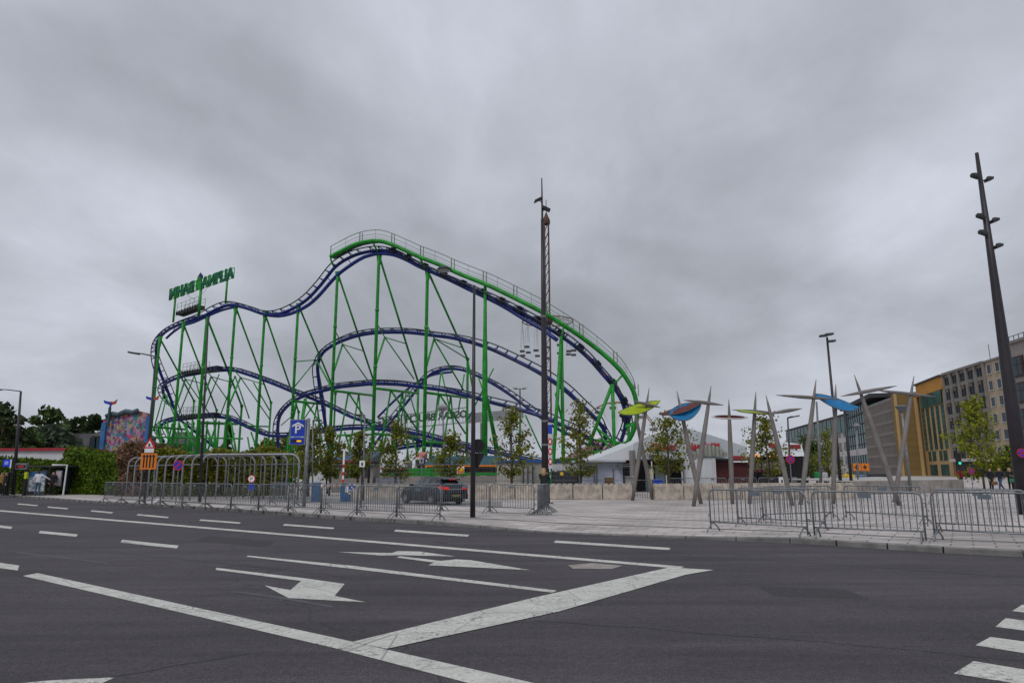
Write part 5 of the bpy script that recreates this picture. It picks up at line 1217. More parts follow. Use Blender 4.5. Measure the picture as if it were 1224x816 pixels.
# distant street clutter behind the wall on the right
Y = 60
def person(px, ybase, Y, h, label, top, legs, pose='stand', face=0, hair=(.05, .03, .02), bag=None, hairlong=False, base=None):
    c = base or V((P(px, ybase, Y).x, Y, PZ))
    s_ = h / 1.75
    J = {'pel': (0, 0, .95), 'wai': (0, 0, 1.1), 'che': (0, 0, 1.32), 'nek': (0, 0, 1.47), 'hed': (0, -.01, 1.56), 'top': (0, 0, 1.70),
         'hl': (.09, 0, .90), 'kl': (.10, -.02, .50), 'al': (.10, .02, .09), 'tl': (.11, -.14, .04), 'hr': (-.09, 0, .90), 'kr': (-.10, -.02, .50), 'ar': (-.10, .02, .09), 'tr': (-.11, -.14, .04),
         'sl': (.18, 0, 1.40), 'el': (.24, .03, 1.13), 'wl': (.23, -.07, .90), 'dl': (.22, -.09, .80), 'sr': (-.18, 0, 1.40), 'er': (-.24, .03, 1.13), 'wr': (-.23, -.07, .90), 'dr': (-.22, -.09, .80)}
    if pose == 'walk':
        J.update(kl=(.09, -.22, .53), al=(.09, -.26, .12), tl=(.09, -.42, .08), kr=(-.09, .10, .50), ar=(-.09, .38, .16), tr=(-.09, .30, .05), el=(.23, .16, 1.15), wl=(.22, .10, .92), dl=(.21, .06, .83), er=(-.23, -.08, 1.13), wr=(-.21, -.26, .97), dr=(-.2, -.33, .92))
    if pose == 'photo':
        J.update(el=(.22, -.2, 1.22), wl=(.1, -.36, 1.42), dl=(.06, -.40, 1.50), er=(-.22, -.2, 1.22), wr=(-.1, -.36, 1.42), dr=(-.06, -.40, 1.50))
    if pose == 'reach':
        J.update(er=(-.42, -.05, 1.25), wr=(-.60, -.16, 1.12), dr=(-.68, -.2, 1.06))
    if pose == 'lean': J.update(el=(.26, -.12, 1.15), wl=(.1, -.28, 1.12), dl=(.02, -.3, 1.12), er=(-.26, -.12, 1.15), wr=(-.1, -.28, 1.16), dr=(-.02, -.3, 1.16))
    Rr = {'pel': .155, 'wai': .14, 'che': .165, 'nek': .058, 'hed': .095, 'top': .07, 'hl': .11, 'kl': .075, 'al': .05, 'tl': .04, 'hr': .11, 'kr': .075, 'ar': .05, 'tr': .04, 'sl': .085, 'el': .055, 'wl': .04, 'dl': .035, 'sr': .085, 'er': .055, 'wr': .04, 'dr': .035}
    E = [('pel', 'wai'), ('wai', 'che'), ('che', 'nek'), ('nek', 'hed'), ('hed', 'top'), ('pel', 'hl'), ('hl', 'kl'), ('kl', 'al'), ('al', 'tl'), ('pel', 'hr'), ('hr', 'kr'), ('kr', 'ar'), ('ar', 'tr'), ('che', 'sl'), ('sl', 'el'), ('el', 'wl'), ('wl', 'dl'), ('che', 'sr'), ('sr', 'er'), ('er', 'wr'), ('wr', 'dr')]
    ks = list(J); me = bpy.data.meshes.new('person'); me.from_pydata([tuple(V(J[k]) * s_) for k in ks], [(ks.index(a), ks.index(b)) for a, b in E], [])
    ob = bpy.data.objects.new('tmp', me); col.objects.link(ob)
    md = ob.modifiers.new('s', 'SKIN'); ss = ob.modifiers.new('d', 'SUBSURF'); ss.levels = 2; ss.render_levels = 2
    for i, k in enumerate(ks):
        r_ = Rr[k] * s_; ob.data.skin_vertices[0].data[i].radius = (r_ * (1.15 if k in ('pel', 'che', 'wai') else 1), r_ * (.72 if k in ('pel', 'che', 'wai') else 1)); ob.data.skin_vertices[0].data[i].use_root = (k == 'pel')
    dg = bpy.context.evaluated_depsgraph_get(); m2 = bpy.data.meshes.new_from_object(ob.evaluated_get(dg)); bpy.data.objects.remove(ob)
    m2.materials.clear()
    tm = mat('cloth_%02d%02d%02d' % tuple(int(v * 99) for v in top), top, .85, var=.2, scale=5); lm_ = mat('cloth_%02d%02d%02d' % tuple(int(v * 99) for v in legs), legs, .85, var=.2, scale=5); hm = mat('hair_%02d' % int(hair[0] * 99), hair, .8)
    for q in (tm, lm_, skin, black, hm): m2.materials.append(q)
    hands = [V(J['dl']) * s_, V(J['dr']) * s_]
    for p in m2.polygons:
        z = p.center.z / s_; p.use_smooth = True
        if min((p.center - h_).length for h_ in hands) < .09 * s_: mi = 2
        elif z > 1.47: mi = 4 if (z > 1.63 or p.center.y > .03 * s_) else 2
        elif z > .92 or abs(p.center.x) > .19 * s_ and z > .75: mi = 0
        elif z > .1: mi = 1
        else: mi = 3
        p.material_index = mi
    o = bpy.data.objects.new('person', m2); col.objects.link(o); o.location = c; o.rotation_euler = (0, 0, face); tag(o, label, 'person')
    if hairlong:
        m = MB(); m.lathe([(.02, .30), (.09, .27), (.115, .16), (.12, .02), (.08, -.06), (.02, -.08)], V((0, .03, 1.43)) * s_, 12); h_ = m.build('hair', hm, None, True); h_.parent = o
    if bag:
        m = MB(); m.bbox(-.17, -.08, -.13, .17, .08, .13, .03); m.tube([(-.13, 0, .12), (-.04, 0, .28), (.05, 0, .28), (.13, 0, .12)], .012, 5)
        b_ = m.build('handbag', bag[0]); dl = V(J[bag[1]]) * s_; rot = Matrix.Rotation(face, 3, 'Z'); b_.location = c + rot @ (dl + V((0, 0, -.32))); b_.rotation_euler = (0, 0, face); tag(b_, bag[2], 'bag')
    return o
gb = mat('bag_green', (.02, .16, .09), .6)
person(650.5, 603, 33.2, 1.75, 'person in dark clothes with blond hair photographing beside the tall mast', (.012, .014, .016), (.02, .025, .035), 'photo', R(165), (.40, .27, .12), (gb, 'wr', 'green bag hanging beside the photographing person'), True)
person(1186, 586, 52, 1.74, 'person in black standing at the end of the planter wall, left of three', (.012, .012, .014), (.02, .022, .03), 'stand', R(10), (.05, .03, .02))
person(1197.5, 587, 51, 1.72, 'person in blue jeans and mask walking past the planter wall, middle of three', (.015, .018, .03), (.03, .06, .14), 'walk', R(-75), (.35, .22, .12), (mat('bag_tan', (.18, .10, .04), .6), 'dr', 'tan bag carried by the walking person in jeans'))
person(1209.5, 586, 51, 1.72, 'person with fair hair and a green bag by the right mast, right of three', (.02, .016, .018), (.014, .014, .02), 'lean', R(-20), (.32, .2, .1), (gb, 'dl', 'green bag of the rightmost person by the mast'), True)
person(1149.8, 583, 60, 1.72, 'person in a bright red jacket behind the planter wall', (.5, .01, .012), (.02, .02, .03), 'stand', R(180))
person(979, 583, 56, 1.72, 'person in a bright green shirt behind the block wall', (.01, .22, .06), (.02, .02, .03), 'stand', R(170))
person(987.5, 583, 57, 1.66, 'person in a white shirt behind the block wall right of the green shirt', (.5, .5, .52), (.03, .03, .04), 'stand', R(200))
person(43.5, 593, 49, 1.80, 'person in a white top and jeans reaching to the bus stop map', (.62, .62, .68), (.07, .12, .19), 'reach', R(195), (.03, .02, .015))
person(61, 592, 50.5, 1.74, 'person in black standing inside the bus shelter', (.012, .012, .014), (.014, .014, .018), 'stand', R(20))
person(4.5, 593, 50, 1.72, 'person in dark clothes waiting left of the bus shelter', (.015, .014, .02), (.014, .014, .02), 'stand', R(-30))
person(-1, 595, 51, 1.7, 'person in an ochre jacket at the very left edge', (.30, .17, .05), (.014, .014, .02), 'stand', R(30))

# ------------------------------------------------------------------ bus stop
Y = 51.5; x0, x1 = P(34, 590, Y).x, P(81, 590, Y).x; zt = P(50, 556.5, Y).z
root = empty('bus_shelter', V((x0, Y, PZ)), 'dark glazed bus shelter with a city map and a white end frame', 'bus shelter')
world_box(root, 'roof', darkgrey, x0, Y - .6, zt - .12, x1 + .1, Y + 1.2, zt, .02)
for x in (x0 + .05, (x0 + x1) / 2, x1 - .6):
    for y in (Y - .4, Y + 1.0): m = MB(); m.tube([(x, y, PZ), (x, y, zt - .1)], .05, 8); m.build('post', black, root)
glassc = mat('shelter_glass', (.05, .07, .08), .1, spec=.6, var=.2)
world_box(root, 'rear_glass', glassc, x0 + .1, Y + 1.0, PZ + .25, x1 - .7, Y + 1.03, zt - .25)
world_box(root, 'bench', mat('bench_wood', (.12, .08, .05), .7), x0 + 1, Y + .5, .5, x1 - 1.6, Y + .9, .56, .01)
m = MB(); m.tube([(x1 + .05, Y - .6, PZ), (x1 + .1, Y - .6, zt + .05), (x1 - 1.0, Y - .6, zt + .05)], .06, 8); m.build('end_frame', white, root)
a, c = P(65, 581, Y - .65), P(75, 562, Y - .65); pn = world_box(root, 'timetable_case', galv2, a.x, Y - .68, a.z, c.x, Y - .6, c.z); world_box(pn, 'timetable', mat('timetable_paper', (.45, .38, .42), .6, var=.2, scale=6), a.x + .06, Y - .69, a.z + .06, c.x - .06, Y - .682, c.z - .06)
a, c = P(32.5, 588.5, 50.3), P(55, 564, 50.3)
root = empty('map_board', V((a.x, 50.3, PZ)), 'backlit city map board with a blue heading in front of the bus shelter', 'map board')
world_box(root, 'case', darkgrey, a.x - .08, 50.3, PZ, c.x + .08, 50.45, c.z + .08, .02)
def mapmat():
    m = bpy.data.materials.new('street_map'); m.use_nodes = True; nt = m.node_tree; N = nt.nodes; L = nt.links; b = N['Principled BSDF']; b.inputs['Roughness'].default_value = .4
    tc = N.new('ShaderNodeTexCoord'); vo = N.new('ShaderNodeTexVoronoi'); vo.feature = 'DISTANCE_TO_EDGE'; vo.inputs['Scale'].default_value = 3.5; L.new(tc.outputs['Object'], vo.inputs['Vector'])
    rp = N.new('ShaderNodeValToRGB'); rp.color_ramp.elements[0].position = .05; rp.color_ramp.elements[0].color = (.55, .57, .58, 1); rp.color_ramp.elements[1].position = .12; rp.color_ramp.elements[1].color = (.22, .27, .30, 1)
    L.new(vo.outputs['Distance'], rp.inputs[0]); L.new(rp.outputs[0], b.inputs['Base Color']); return m
world_box(root, 'street_map', mapmat(), a.x, 50.29, a.z + .1, c.x, 50.298, c.z - .35); world_box(root, 'heading', mat('heading_blue', (.03, .12, .25), .5), a.x, 50.288, c.z - .35, c.x, 50.298, c.z)
Y = 49.5; a, c = P(3.5, 557.5, Y), P(13, 549, Y); root = empty('bus_stop_sign', V((c.x, Y, PZ)), 'blue bus stop flag sign on the lamp post left of the shelter', 'sign')
bdo = world_box(root, 'blue_plate', mat('bus_blue', (.01, .05, .75), .4), a.x, Y - .03, a.z, c.x, Y, c.z); m = MB(); m.bbox(a.x + .12, Y - .045, a.z + .14, c.x - .12, Y - .031, c.z - .12, .005); m.build('bus_symbol', mat('pale_blue', (.3, .4, .8), .5), bdo)
world_box(root, 'end_strip', white, c.x, Y - .03, a.z - .1, c.x + .1, Y, c.z); m = MB(); m.tube([(c.x + .15, Y, PZ), (c.x + .15, Y, c.z + .1)], .04, 8); m.build('post', black, root)
Y = 50; a, c = P(19, 561, Y), P(33.5, 553.5, Y); root = empty('departure_display', V((a.x, Y, PZ)), 'horizontal electronic departure display with red text beside the shelter', 'display')
dd = world_box(root, 'display_case', galv, a.x, Y - .12, a.z, c.x, Y + .12, c.z, .02); world_box(dd, 'screen', black, a.x + .05, Y - .13, a.z + .12, c.x - .05, Y - .121, c.z - .12)
m = MB(); m.tube([(c.x - .1, Y, PZ), (c.x - .1, Y, a.z)], .06, 8); m.build('post', black, root)
world_box(dd, 'red_text', mat('led_red', (.6, .02, .02), .5, emit=.4), a.x + .15, Y - .136, (a.z + c.z) / 2 - .03, c.x - .2, Y - .131, (a.z + c.z) / 2 + .03)
Y = 49.8; a, c = P(29.5, 572, Y), P(33.5, 564, Y); root = empty('ticket_machine', V((a.x, Y, PZ)), 'narrow post with a yellow head left of the map board', 'ticket machine')
world_box(root, 'yellow_head', mat('lime_yellow', (.45, .55, .02), .5), a.x, Y - .1, a.z, c.x, Y + .1, c.z, .02); world_box(root, 'column', black, a.x + .02, Y - .09, PZ, c.x - .02, Y + .09, a.z)
Y = 50.5; a, c = P(3, 590, Y), P(11, 564, Y); root = empty('advert_column', V((a.x, Y, PZ)), 'dark information stand with a pale poster left of the shelter', 'information stand')
world_box(root, 'stand', black, a.x, Y, PZ, c.x, Y + .2, c.z, .02); world_box(root, 'poster', mat('poster_pale', (.3, .38, .45), .5), a.x + .08, Y - .01, c.z - .6, c.x - .08, Y - .002, c.z - .08)

# ------------------------------------------------------------------ car
def make_car(loc, rot):
    root = empty('parked_car', (0, 0, 0), 'dark navy five door hatchback seen from the rear behind the barriers', 'car')
    cp_ = mat('car_paint', (.012, .02, .034), .25, .3, var=.1, spec=.6); m = MB()
    # x front(0) -> rear(4.35): belt z, roof z, lower half width, belt half width, roof half width, bottom z
    S = [(0.00, .50, .52, .62, .60, .50, .32), (.08, .66, .68, .80, .76, .6, .22), (.45, .82, .84, .89, .86, .72, .20), (1.05, .93, .96, .90, .87, .76, .20), (1.30, .96, 1.02, .90, .87, .70, .20), (1.95, 1.0, 1.38, .90, .86, .60, .20), (2.4, 1.01, 1.45, .90, .86, .61, .20),
         (3.0, 1.02, 1.45, .90, .86, .60, .20), (3.55, 1.04, 1.38, .91, .86, .57, .22), (3.85, 1.05, 1.26, .91, .85, .57, .25), (4.18, 1.03, 1.07, .88, .80, .62, .28), (4.30, .93, .95, .84, .78, .62, .30), (4.35, .60, .62, .80, .76, .60, .36)]
    rings = []
    for (x, zb, zr_, wl, wb_, wr_, z0) in S:
        half = [(wl * .82, z0), (wl, z0 + .12), (wl * 1.0, (z0 + zb) / 2), (wb_, zb), (wr_ + (wb_ - wr_) * .12, zb + (zr_ - zb) * .85), (wr_ * .75, zr_ - .005), (0, zr_ + .012)]
        rings.append([V((x, -w, z)) for w, z in half] + [V((x, w, z)) for w, z in half[-2::-1]])
    n = len(rings[0]); vs = [v for r_ in rings for v in r_]; fs = []; gl = []
    for i in range(len(rings) - 1):
        for j in range(n):
            q = (j + 1) % n; f = (i * n + j, i * n + q, (i + 1) * n + q, (i + 1) * n + j)
            side = j in (3, 8); top_ = j in (4, 5, 6, 7)
            if side and 4 <= i <= 8: gl.append((f, i, 's'))
            elif top_ and i in (4,) : gl.append((f, i, 'w'))
            elif top_ and i in (8, 9) : gl.append((f, i, 'r'))
            fs.append(f)
    fs.append(tuple(range(n))); fs.append(tuple((len(rings) - 1) * n + j for j in range(n))[::-1])
    m.add(vs, fs); body = m.build('body', cp_, root, True)
    glm = mat('car_glass', (.008, .012, .014), .05, var=.1, spec=.9); glg = mat('car_glass_green', (.02, .07, .05), .08, var=.3, spec=.8)
    def pane(f, ins, off, mm, nm):
        p = [vs[k] for k in f]; c = sum(p, V()) / 4; nn = (p[1] - p[0]).cross(p[3] - p[0]).normalized()
        if nn.dot(c - V((2.2, 0, .8))) < 0: nn = -nn
        m_ = MB(); m_.sheet([c + (x - c) * ins + nn * off for x in p]); return m_.build(nm, mm, root)
    for f, i, k in gl: pane(f, .90 if k == 's' else .97, .012, glg if (k == 's' and i == 4) else glm, {'s': 'side_window', 'w': 'windscreen', 'r': 'rear_window'}[k])
    for x in (.82, 3.42):
        for s in (-1, 1):
            M_ = Matrix.Rotation(R(90), 3, 'X'); m_ = MB(); m_.lathe([(.001, -.02), (.37, -.02), (.37, .03)], (x, s * .885, .36), 24, M_); m_.build('wheel_arch', black, root)
            m_ = MB(); c = (x, s * .85, .33)
            m_.lathe([(.20, .10), (.30, .11), (.33, .07), (.33, -.07), (.30, -.11), (.20, -.10)], c, 28, M_); wh = m_.build('wheel', mat('tyre', (.012, .012, .013), .8), root, True)
            m_ = MB(); m_.lathe([(.001, .085), (.05, .09), (.05, .06), (.18, .05), (.21, .10), (.21, -.10), (.18, -.05), (.05, -.06), (.05, -.09), (.001, -.085)], c, 28, M_)
            for k in range(7):
                a = k * 2 * math.pi / 7; u = V((math.cos(a), 0, math.sin(a))); m_.obox(V(c) + u * .12 + V((0, s * .075, 0)), u * .09, V((0, .012, 0)), u.cross(V((0, 1, 0))) * .022)
            m_.build('rim', mat('alloy', (.35, .36, .38), .35, .7), wh)
    tl = mat('tail_light', (.75, .012, .01), .3, emit=.25)
    for s in (-1, 1):
        m_ = MB(); m_.prism([V(p) for p in ((4.0, s * .872, .99), (4.30, s * .80, .96), (4.33, s * .42, .93), (4.345, s * .44, .80), (4.31, s * .82, .80), (4.05, s * .90, .88))], (.015, s * .015, .004)); m_.build('tail_light', tl, root)
        m_ = MB(); m_.obox((.12, s * .6, .66), (.10, 0, .02), (0, .17, 0), (0, 0, .06)); m_.build('headlight', mat('headlight', (.5, .5, .52), .1), root)
        m_ = MB(); m_.bbox(1.42, s * .99 - .1, .98, 1.56, s * .99 + .1, 1.12, .03); m_.build('wing_mirror', cp_, root)
        m_ = MB(); 
        for x in (2.55, 3.45): m_.bbox(x, s * .905 - .012, .86, x + .2, s * .905 + .012, .885, .004)
        m_.build('door_handles', mat('chrome', (.5, .5, .5), .2, .9), root)
        m_ = MB(); m_.tube([(1.35, s * .868, 1.0), (2.4, s * .872, 1.03), (3.9, s * .865, 1.07)], .012, 5); m_.build('window_trim', mat('chrome', (.5, .5, .5), .2, .9), root)
        m_ = MB(); m_.tube([(2.0, s * .56, 1.44), (3.0, s * .57, 1.49), (3.7, s * .54, 1.39)], .018, 6); m_.build('roof_rail', black, root)
    m_ = MB(); m_.hexa([(3.78, -.55, 1.33), (4.0, -.5, 1.30), (4.0, .5, 1.30), (3.78, .55, 1.33), (3.6, -.57, 1.42), (4.02, -.52, 1.35), (4.02, .52, 1.35), (3.6, .57, 1.42)]); sp_ = m_.build('spoiler', cp_, root)
    m_ = MB(); m_.box(4.021, -.22, 1.305, 4.03, .22, 1.335); m_.build('brake_light', tl, sp_)
    m_ = MB(); m_.bbox(4.2, -.80, .30, 4.40, .80, .58, .05); bm = m_.build('rear_bumper', mat('bumper_dark', (.012, .014, .018), .45), root)
    m_ = MB(); m_.box(4.401, -.26, .44, 4.41, .26, .55); m_.build('number_plate', mat('plate_yellow', (.20, .17, .05), .5), bm)
    m_ = MB(); m_.bbox(4.34, -.42, .80, 4.365, .42, .83, .005); m_.build('tailgate_trim', mat('chrome', (.5, .5, .5), .2, .9), root)
    m_ = MB(); m_.box(.4, -.8, .17, 4.1, .8, .24); m_.build('underbody', black, root)
    root.location = loc; root.rotation_euler = (0, 0, rot); root.scale = (.9, .9, .9)
a_ = R(50); hd = V((-math.cos(a_), math.sin(a_), 0)); rwc = G(516.5, 603.5, PZ)   # heading and near rear wheel
rot = math.atan2(-hd.y, -hd.x)                                                    # local +x points to the rear
loc = rwc - Matrix.Rotation(rot, 3, 'Z') @ V((3.42 * .9, -.86 * .9, 0)); loc.z = PZ + .006
make_car(loc, rot)

# ------------------------------------------------------------------ fair ground backdrop
def boxpx(root, nm, m_, x0, x1, y0, y1, Y, depth, b=0, zb=None):
    a, c = P(x0, y1, Y), P(x1, y0, Y); return world_box(root, nm, m_, a.x, Y, a.z if zb is None else zb, c.x, Y + depth, c.z, b)
Y = 46; root = empty('site_container', V((P(594, 580, Y).x, Y, PZ)), 'cream site container with a grey door behind the block wall', 'container')
cw_ = boxpx(root, 'wall', mat('cream_panel', (.40, .39, .36), .7, var=.12, scale=1.2), 594, 655, 552, 580, Y, 2.5, .03, PZ)
boxpx(root, 'blue_roof_edge', mat('roof_blue', (.02, .12, .42), .5), 590, 658, 549.5, 552.5, Y - .15, 2.8)
d_ = boxpx(root, 'door', mat('door_pale', (.42, .42, .42), .6), 626, 636, 556, 580, Y - .05, .1, 0, PZ); m = MB()
for x in (625.5, 631, 637): q = P(x, 570, Y - .1); m.box(q.x - .03, Y - .12, PZ, q.x + .03, Y - .06, P(x, 556, Y).z)
m.build('door_frame', darkgrey, d_)
for i in range(16): q = P(596 + i * 3.7, 570, Y); world_box(cw_, 'panel_rib', mat('cream_panel', (.4, .39, .36)), q.x, Y - .03, PZ + .1, q.x + .04, Y - .001, P(600, 553.5, Y).z) if not (624 < 596 + i * 3.7 < 638) else None
root = empty('dark_kiosk', V((P(662, 580, Y).x, Y, PZ)), 'dark grey closed stall right of the tall mast', 'stall'); boxpx(root, 'body', mat('kiosk_dark', (.03, .032, .04), .6), 662, 690, 563, 580, Y - .3, 2, .04, PZ); boxpx(root, 'pale_fascia', offwhite, 660, 692, 554, 562.5, Y - .1, 2, .03)
m = MB(); q = P(671.5, 566, Y - .35); disc(m, q, .12, .02); m.build('yellow_sticker', yellow, root)
root = empty('white_booth', V((P(692, 580, Y).x, Y, PZ)), 'long bluish white booth with doors behind the block wall', 'booth'); bb_ = boxpx(root, 'wall', bluewhite, 692, 744, 552, 580, Y, 3, .03, PZ)
for x in (710, 713, 733): boxpx(bb_, 'door_edge', galv2, x, x + .7, 560, 580, Y - .06, .05, 0, PZ)
boxpx(root, 'canopy', offwhite, 688, 748, 549.5, 552, Y - .5, 3.5); boxpx(root, 'lower_canopy', galv2, 740, 753, 556, 557.5, Y - .8, 3)
root = empty('wooden_crate', V((P(724, 580, 44).x, 44, PZ)), 'brown wooden crate before the bluish white booth', 'crate'); boxpx(root, 'crate_body', mat('crate_wood', (.15, .09, .04), .8, var=.3), 724, 733.5, 570.5, 581, 44, .5, .02, PZ + .0)
q0, q1 = P(724, 581, 44), P(733.5, 570.5, 44)
for z in (.5, .95): world_box(root, 'slat', mat('crate_wood', (.15, .09, .04)), q0.x - .02, 43.96, z, q1.x + .02, 43.99, z + .08)
# site fence
def mesh_fence(pts, label, h=2.0):
    root = empty('site_fence', pts[0], label, 'fence')
    for a, b in zip(pts[:-1], pts[1:]):
        n_ = max(1, round((b - a).length / 3.4))
        for i in range(n_):
            p, q = arr(i / n_, a, b), arr((i + .985) / n_, a, b); u = V((0, 0, 1)); m = MB()
            m.tube([p + u * .1, p + u * h, q + u * h, q + u * .1, p + u * .1], .02, 5); m.tube([p + u * (h * .5), q + u * (h * .5)], .012, 4); fo = m.build('panel_frame', galv2, root)
            m = MB()
            for k in range(1, 22): s_ = p.lerp(q, k / 22); m.tube([s_ + u * .1, s_ + u * h], .004, 3, caps=False)
            for k in range(1, 8): m.tube([p + u * (.1 + (h - .1) * k / 8), q + u * (.1 + (h - .1) * k / 8)], .004, 3, caps=False)
            m.build('wire_mesh', galv2, fo)
mesh_fence([V((P(452, 580, 43).x, 43, PZ)), V((P(590, 580, 42.5).x, 42.5, PZ))], 'wire mesh site fence behind the dark car')
mesh_fence([V((P(592, 580, 43).x, 43, PZ)), V((P(756, 580, 43).x, 43, PZ))], 'wire mesh site fence behind the block wall right of the slim sign post')
# ride station fence, stalls and roofs under the coaster
Y = 58; root = empty('green_hoarding', V((P(487, 578, Y).x, Y, PZ)), 'bright green hoarding under the coaster above the dark car', 'hoarding')
gpan = mat('hoarding_green', (.012, .20, .018), .5, var=.15); boxpx(root, 'tall_panel', gpan, 487, 541, 559, 570, Y, .2); boxpx(root, 'low_panel', gpan, 446, 596, 564.5, 568.5, Y + .3, .15)
for x in (487, 500, 514, 528, 540): boxpx(root, 'seam_post', green, x, x + .8, 558.5, 571, Y - .08, .07)
root = empty('low_grey_wall', V((P(447, 578, Y - 3).x, Y - 3, PZ)), 'low grey panel wall under the coaster left of the green hoarding', 'wall'); boxpx(root, 'panels', greyband, 447, 600, 568.5, 580, Y - 2.5, .3, 0, PZ); boxpx(root, 'stacked_tubes', mat('stack_grey', (.15, .16, .2), .6, var=.4, scale=4), 449, 478, 571, 578, Y - 3.2, .5)
Y = 62
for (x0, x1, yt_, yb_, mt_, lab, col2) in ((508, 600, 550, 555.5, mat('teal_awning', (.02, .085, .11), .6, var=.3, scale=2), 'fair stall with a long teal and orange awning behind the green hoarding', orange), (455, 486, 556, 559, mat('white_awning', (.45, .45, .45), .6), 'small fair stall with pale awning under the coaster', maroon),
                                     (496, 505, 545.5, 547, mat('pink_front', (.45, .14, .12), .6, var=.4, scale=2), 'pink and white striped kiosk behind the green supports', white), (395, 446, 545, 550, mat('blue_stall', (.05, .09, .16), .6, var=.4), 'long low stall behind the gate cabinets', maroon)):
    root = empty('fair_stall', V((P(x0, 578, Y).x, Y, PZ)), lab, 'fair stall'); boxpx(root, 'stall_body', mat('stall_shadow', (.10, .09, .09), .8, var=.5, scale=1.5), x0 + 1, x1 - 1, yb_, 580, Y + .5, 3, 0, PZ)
    a, c = P(x0, yb_, Y), P(x1, yt_, Y); m = MB(); m.add([(a.x, Y - .8, a.z), (c.x, Y - .8, a.z), (c.x, Y + 3.5, c.z + .5), (a.x, Y + 3.5, c.z + .5), (a.x, Y - .8, a.z - .12), (c.x, Y - .8, a.z - .12), (c.x, Y + 3.5, a.z - .12), (a.x, Y + 3.5, a.z - .12)], [(0, 1, 2, 3), (7, 6, 5, 4), (4, 5, 1, 0), (5, 6, 2, 1), (6, 7, 3, 2), (7, 4, 0, 3)]); m.build('awning', mt_, root)
    boxpx(root, 'fascia', col2, x0, x1, yb_, yb_ + 2.2, Y - .85, .06)
    n_ = max(2, int((x1 - x0) / 14))
    for i in range(n_): x = x0 + (x1 - x0) * (i + .5) / n_; boxpx(root, 'counter_panel', [mat('p1', (.35, .30, .25)), mat('p2', (.25, .05, .05)), mat('p3', (.04, .10, .22)), mat('p4', (.4, .36, .1))][i % 4], x - 4, x + 4, yb_ + 10, yb_ + 16, Y - .2, .1)
boxr = empty('display_board', V((P(548, 578, 60).x, 60, PZ)), 'small white panel with a red and yellow spot beside the green hoarding', 'panel'); boxpx(boxr, 'panel', white, 546, 555, 557, 566, 57.5, .1); m = MB(); disc(m, P(550.5, 562, 57.4), .28, .03); o_ = m.build('red_spot', orange, boxr); m = MB(); disc(m, P(551.3, 561, 57.35), .14, .03); m.build('yellow_spot', yellow, o_)
# extra stalls behind the arched shelter
for (x0, x1, y0, Y, mt_, lab) in ((245, 300, 552, 66, darkgrey, 'dark low stall behind the arched shelter'), (368, 396, 548, 64, offwhite, 'white stall roof right of the arched shelter'), (396, 446, 556, 55, greyband, 'grey low wall with cabinets behind the boom gate')):
    root = empty('service_stall', V((P(x0, 578, Y).x, Y, PZ)), lab, 'fair stall'); boxpx(root, 'stall_body', mt_, x0, x1, y0, 580, Y, 3, .05, PZ); boxpx(root, 'roof_edge', galv2, x0 - 1, x1 + 1, y0 - 1.5, y0, Y - .3, 3.6)
    for i in range(4): x = x0 + (x1 - x0) * (i + .5) / 4; boxpx(root, 'opening', dk, x - 4, x + 3, y0 + 5, y0 + 15, Y - .02, .015)

# mirrored owner's sign on a pale lattice roof box
Y = 100; root = empty('ride_name_sign', V((P(500, 560, Y).x, Y, 0)), 'long translucent ride owner sign read from behind on a pale girder', 'sign')
tl_, tr2 = P(452, 502, Y - 4), P(558, 489.5, Y); bl2, br2 = P(452, 511.5, Y - 4), P(558, 501.5, Y)
letm = mat('grey_green_letters', (.055, .09, .06), .6, var=.2)
put_text('lettering', 'OSCAR BRUCH JONG', root, letm, br2, bl2 - br2, V((0, 0, (tr2 - br2).z)), ext=.15, offset=.035)
m = MB()
for a, c in ((tl_ + V((0, 0, .35)), tr2 + V((0, 0, .35))), (bl2 - V((0, 0, .35)), br2 - V((0, 0, .35)))): m.tube([a, c], .09, 6)
for i in range(23): q = i / 22; m.tube([arr(q, tl_, tr2) + V((0, .15, .35)), arr(q, bl2, br2) + V((0, .15, -.35))], .03, 4)
m.build('lattice', mat('lattice_grey', (.3, .32, .33), .5), root)
a, c = P(556, 494, Y), P(626, 488, Y + 8); a2, c2 = P(556, 504.5, Y), P(626, 498, Y + 8); m = MB()
m.add([a2, c2, c, a, a2 + V((0, 3, 0)), c2 + V((0, 3, 0)), c + V((0, 3, 0)), a + V((0, 3, 0))], [(0, 1, 2, 3), (7, 6, 5, 4), (3, 2, 6, 7), (0, 4, 5, 1), (0, 3, 7, 4), (1, 5, 6, 2)]); fo = m.build('pale_fascia', offwhite, root)
for i in range(4): q = (i + .5) / 4; m = MB(); m.tube([arr(q, a2, a) - V((0, .05, 0)), arr(q, c2, c) - V((0, .05, 0))], .04, 4); m.build('ribbing', galv2, fo)
for x in (470, 500, 530, 575, 610): q = P(x, 510, Y + 1); m = MB(); m.tube([V((q.x, Y + 1, 0)), V((q.x, Y + 1, q.z + .6))], .12, 6); m.build('post', galv2, root)

# floodlight mast far behind
q = P(621.5, 464, 95); root = empty('floodlight_mast', V((q.x, 95, 0)), 'far floodlight pole with four lamps between the coaster tracks', 'mast'); m = MB(); m.tube([V((q.x, 95, 0)), q], [.16, .1], 8); m.tube([q + V((-.8, 0, -.1)), q + V((.8, 0, -.1))], .05, 6); m.build('pole', galv2, root)
for dx in (-.85, -.5, .5, .85): m = MB(); m.obox(q + V((dx, -.1, .05)), (.16, 0, 0), (0, .2, 0), (0, .05, .1)); m.build('floodlight', galv, root)
